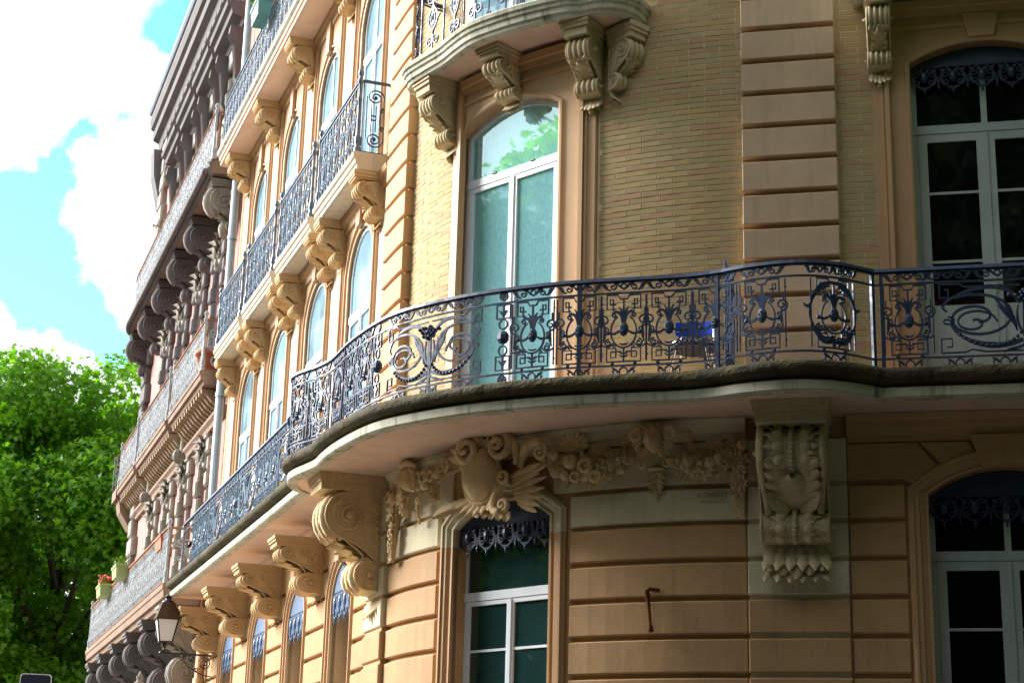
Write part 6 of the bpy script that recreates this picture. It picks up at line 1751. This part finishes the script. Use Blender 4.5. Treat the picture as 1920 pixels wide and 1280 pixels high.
mb = MB(W); mb.lathe([(0.20, 0.0), (0.235, 0.11), (0.245, 0.115), (0.245, 0.135), (0.22, 0.136), (0.2, 0.09), (0, 0.09)], (5.66, 0.42, 5.93), 20); obj('tub', mb, M_BLACK, blk, True)

# divider of upright spiked bars across the balcony
dv = thing('spiked_divider', W(4.72, 0.3, 5.94), 'row of thin spiked iron bars across the balcony beside the blue chair', 'railing')
da, db = Vector((2.02, 15.66)), Vector((2.20, 16.30))
mb = MB(ident)
for z in (6.25, 7.0): p, q_ = da, db; mb.tube([(da.x, da.y, z), (db.x, db.y, z)], 0.012, 5)
obj('cross_rails', mb, M_IRON, dv)
_m = MB(ident); _m.tube([(0, 0, 0), (0, 0, 1.16)], 0.009, 6); _m.tube([(0, 0, 1.16), (0, 0, 1.24)], [0.013, 0.001], 6); SPK = _m.mesh('spiked_bar', True)
for i in range(8):
    p = da.lerp(db, i / 7); put('spiked_bar', SPK, M_IRON, dv, Matrix.Translation((p.x, p.y, 5.93)))

# folding chair with a blue back
ch = thing('chair', Vector((1.74, 16.02, 5.93)), 'chrome legged chair with a round black seat and bright blue back on the balcony', 'chair')
CM = Matrix.Translation((1.76, 16.05, 5.93)) @ Matrix.Rotation(R(-18), 4, 'Z')
def cf(x, y, z): return CM @ Vector((x, y, z))
M_CHROME = plain('chrome_tube', (0.72, 0.72, 0.74), 0.15, 1.0, 0.5, 0.03)
M_BLUE = plain('bright_blue_plastic', (0.02, 0.10, 0.75), 0.35, 0, 0.5, 0.05)
M_SEAT = plain('black_vinyl', (0.02, 0.02, 0.022), 0.4, 0, 0.5, 0.2)
mb = MB(cf); mb.lathe([(0.0, 0.40), (0.20, 0.40), (0.225, 0.42), (0.225, 0.445), (0.19, 0.47), (0.0, 0.475)], (0, 0, 0), 22); obj('seat', mb, M_SEAT, ch, True)
mb = MB(cf); mb.tube([(0.225 * math.cos(a), 0.225 * math.sin(a), 0.452) for a in [2 * PI * i / 24 for i in range(25)]], 0.012, 6); obj('seat_rim', mb, M_CHROME, ch, True)
for sx in (-1, 1):
    for sy in (-1, 1):
        mb = MB(cf); mb.tube([(sx * 0.15, sy * 0.13, 0.41), (sx * 0.23, sy * 0.20, 0.0)], 0.014, 7); obj('leg', mb, M_CHROME, ch, True)
    mb = MB(cf); mb.tube([(sx * 0.16, 0.17, 0.43), (sx * 0.165, 0.21, 0.66), (sx * 0.155, 0.22, 0.74)], 0.014, 7); obj('back_post', mb, M_CHROME, ch, True)
mb = MB(cf)
mb.grid(lambda u, v: ((u - 0.5) * 0.44, 0.19 + 0.05 * (1 - (2 * u - 1) ** 2), 0.63 + 0.135 * v), 10, 2); mb.grid(lambda u, v: ((u - 0.5) * 0.44, 0.215 + 0.05 * (1 - (2 * u - 1) ** 2), 0.63 + 0.135 * v), 10, 2); obj('backrest', mb, M_BLUE, ch, True)

# rusty iron hook on the rusticated wall
ir = thing('iron_bracket', W(4.10, 0.06, 3.69), 'rusty iron bar hanging from a spike in the dark rusticated wall', 'iron bracket')
mb = MB(W); mb.tube([(4.20, 0.02, 4.075), (4.10, 0.10, 4.08), (4.08, 0.12, 4.05)], 0.02, 6); obj('spike', mb, M_RUST, ir)
mb = MB(W); mb.tube([(4.085, 0.12, 4.06), (4.09, 0.125, 4.0), (4.095, 0.115, 3.97), (4.11, 0.11, 3.75), (4.115, 0.11, 3.72), (4.12, 0.10, 3.67)], [0.022, 0.028, 0.018, 0.018, 0.026, 0.024], 7); obj('hanging_bar', mb, M_RUST, ir, True)

# top of a street sign
sg = thing('street_sign', Vector((-6.35, 24.0, 0)), 'rounded top edge of a dark street sign in front of the trees', 'sign')
SM = Matrix.Translation((-6.38, 24.0, -0.15)) @ Matrix.Rotation(R(14), 4, 'Z')
def rr_(w, h, r, z0):
    return [(sx * (w - r) + r * math.cos(R(a)), z0 + sz * (h - r) + r * math.sin(R(a))) for sx, sz, a0 in ((1, 1, 0), (-1, 1, 90), (-1, -1, 180), (1, -1, 270)) for a in range(a0, a0 + 91, 18)]
mb = MB(lambda x, y, z: SM @ Vector((x, y, z))); mb.prism(rr_(0.21, 0.28, 0.05, 3.70), -0.012, 0.012); obj('sign_rim', mb, M_WHITEFR, sg)
mb = MB(lambda x, y, z: SM @ Vector((x, y, z))); mb.prism(rr_(0.198, 0.268, 0.045, 3.70), -0.0145, 0.0145); obj('sign_plate', mb, plain('dark_blue_sign', (0.02, 0.025, 0.05), 0.4), sg)
mb = MB(lambda x, y, z: SM @ Vector((x, y, z))); mb.tube([(0, 0.05, -0.12), (0, 0.05, 3.9)], 0.03, 8); obj('sign_post', mb, M_ZINC, sg, True)

# ================================================================= trees
M_BARK = stone('plane_tree_bark', (0.07, 0.058, 0.04), 0.35, spot=(0.12, 0.11, 0.08), spot_amt=0.6)
def crown_mesh(name, blobs, n, size, seed):
    """many lobed leaves spread through the volume of several foliage masses, thicker towards their skins"""
    rg = np.random.default_rng(seed)
    wts = np.array([b[3] ** 2 for b in blobs]); wts /= wts.sum()
    idx = rg.choice(len(blobs), n, p=wts)
    bl = np.array([b[:3] for b in blobs])[idx]; br = np.array([b[3] for b in blobs])[idx]
    d = rg.normal(size=(n, 3)); d /= np.linalg.norm(d, axis=1)[:, None]
    r = br * (0.55 + 0.5 * rg.random(n) ** 0.6)
    pos = bl + d * r[:, None] * np.array([1, 1, 0.9])
    # twig clusters
    cl = rg.normal(size=(n, 3)) * 0.10; pos += cl
    nrm = d * 0.5 + rg.normal(size=(n, 3)) * 0.6 + np.array([0, 0, 0.5]); nrm /= np.linalg.norm(nrm, axis=1)[:, None]
    t = rg.normal(size=(n, 3)) + np.array([0, 0, -0.5]); t -= nrm * (t * nrm).sum(1)[:, None]; t /= np.linalg.norm(t, axis=1)[:, None]
    s = np.cross(nrm, t); sz = size * rg.uniform(0.6, 1.3, n)
    shape = np.array([(0.0, 0.0), (0.45, -0.12), (0.30, 0.18), (0.55, 0.45), (0.22, 0.50), (0.0, 1.0), (-0.22, 0.50), (-0.55, 0.45), (-0.30, 0.18), (-0.45, -0.12)])
    k = len(shape)
    V = pos[:, None, :] + (s[:, None, :] * shape[None, :, 0, None] + t[:, None, :] * shape[None, :, 1, None]) * sz[:, None, None]
    V += nrm[:, None, :] * (np.abs(shape[None, :, 0, None]) * -0.25 * sz[:, None, None])
    me = bpy.data.meshes.new(name)
    me.vertices.add(n * k); me.vertices.foreach_set('co', V.astype(np.float32).ravel())
    me.loops.add(n * k); me.loops.foreach_set('vertex_index', np.arange(n * k, dtype=np.int32))
    me.polygons.add(n); me.polygons.foreach_set('loop_start', np.arange(0, n * k, k, dtype=np.int32)); me.polygons.foreach_set('loop_total', np.full(n, k, dtype=np.int32))
    me.update(calc_edges=True)
    return me
def tree_mesh(height, rad, nb, n, size, seed, base=0.3):
    rn = random.Random(seed); blobs = []
    for i in range(nb):
        f = rn.random(); z = height * (base + (1 - base) * f); rr = rad * math.sqrt(max(0.05, math.sin(PI * (0.12 + 0.80 * f)))) * (rn.random() ** 0.5)
        a = rn.uniform(0, 2 * PI); blobs.append((rr * math.cos(a), rr * math.sin(a), z - 0.8, rad * rn.uniform(0.16, 0.34)))
    crown = crown_mesh('crown', blobs, n, size, seed)
    mb = MB(ident)
    mb.tube([(0, 0, -0.3), (0.05, 0, 1.2), (0.1, 0.05, height * base), (0.0, 0.1, height * 0.55), (0.05, 0, height * 0.8)], [0.42, 0.34, 0.30, 0.2, 0.06], 9)
    for x, y, z, r in blobs[::2]:
        h0 = max(height * base * 0.8, z * 0.62); mb.tube([(0.05, 0.05, h0), (x * 0.45, y * 0.45, h0 + (z - h0) * 0.55), (x, y, z)], [0.13, 0.08, 0.025], 6)
    return crown, mb.mesh('trunk', True)
def plant_tree(meshes, loc, rot, sc_, label, group, lm=None):
    M = Matrix.Translation(loc) @ Matrix.Rotation(rot, 4, 'Z') @ Matrix.Scale(sc_, 4)
    t = thing('plane_tree', loc, label, 'tree', group)
    o = put('crown', meshes[0], lm or M_LEAF, t, M); o['kind'] = 'stuff'
    put('trunk', meshes[1], M_BARK, t, M)
    return t
TA = tree_mesh(17.2, 6.8, 85, 125000, 0.22, 11, 0.2)
TB = tree_mesh(16.5, 6.2, 75, 95000, 0.22, 23, 0.2)
plant_tree(TA, Vector((-15.6, 60, -0.15)), 0.3, 1.0, 'tall plane tree with its crown rising behind the far end of the stone building', 'plane trees beyond the buildings')
plant_tree(TB, Vector((-20.5, 58, -0.15)), 1.7, 0.86, 'bright plane tree cut by the edge of the picture beside the taller tree', 'plane trees beyond the buildings')
plant_tree(TB, Vector((-12.6, 74, -0.15)), 4.0, 1.0, 'shaded plane tree standing deeper behind the two others', 'plane trees beyond the buildings')
TC = tree_mesh(17.0, 6.6, 60, 26000, 0.62, 31, 0.28)
TD = tree_mesh(16.0, 6.2, 60, 26000, 0.62, 37, 0.12)
TF = tree_mesh(16.5, 6.4, 80, 60000, 0.28, 53, 0.12)
TE = tree_mesh(21.0, 7.4, 80, 42000, 0.68, 41, 0.47)  # high crown shaped to block sky above the right front
for i, (m_, x, y, r_, k, lb) in enumerate((  # out-of-view trees; several added only to shade the right front
        (TC, 11.0, 8.5, 0.4, 1.0, 'plane tree beside the right front, shading the dark wall'), (TC, 17.5, 8.0, 2.1, 1.05, 'plane tree further along the shaded right front'),
        (TD, 9.8, 1.0, 1.4, 1.0, 'added plane tree before the right front, low crown set to shade it'), (TD, -9.6, -2.5, 0.2, 1.0, 'added plane tree near the corner, low crown keeping light off the right front'),
        (TE, -1.5, -3.8, 4.4, 1.0, 'tall plane tree right behind the viewer, mirrored in the dark right windows'), (TE, 17.0, 0.0, 3.0, 0.9, 'added tall plane tree on the near pavement, shading the right front'),
        (TE, -18.0, -5.0, 2.0, 0.85, 'added tall plane tree over the wide road, shading the right front'),
        (TD, 1.0, -14.0, 2.6, 1.1, 'low crowned plane tree in the row behind the viewer'), (TD, 10.0, -13.0, 0.9, 1.1, 'low crowned plane tree at the end of the row behind the viewer'),
        (TD, -9.0, -15.0, 3.6, 1.1, 'low crowned plane tree in the row across the street'), (TD, -19.0, -14.0, 0.7, 1.1, 'low crowned plane tree at the street corner across the road'),
        (TD, -9.8, 3.6, 0.8, 0.85, 'smaller plane tree added to cut skylight on the right front'), (TD, -15.5, 5.5, 2.8, 0.95, 'plane tree added to block low sky from the left'),
        (TE, 9.2, 2.4, 0.8, 1.0, 'tall plane tree added to shade the right front, high crown above the lower one'),
        (TD, 21.0, -4.0, 5.2, 1.1, 'low crowned plane tree down the side street'),
        (TD, -29.0, -9.0, 1.1, 1.05, 'plane tree at the near end of the row across the wide road'), (TF, -26.0, 5.0, 5.0, 1.2, 'plane tree across the wide road, mirrored in the upper corner window'),
        (TF, -23.0, 15.0, 0.2, 1.2, 'ragged plane tree across the wide road facing the corner'), (TD, -32.0, 27.0, 2.2, 1.0, 'plane tree across the wide road facing the long front'), (TD, -34.0, 38.0, 3.3, 0.9, 'plane tree at the far end of the row across the wide road'))):
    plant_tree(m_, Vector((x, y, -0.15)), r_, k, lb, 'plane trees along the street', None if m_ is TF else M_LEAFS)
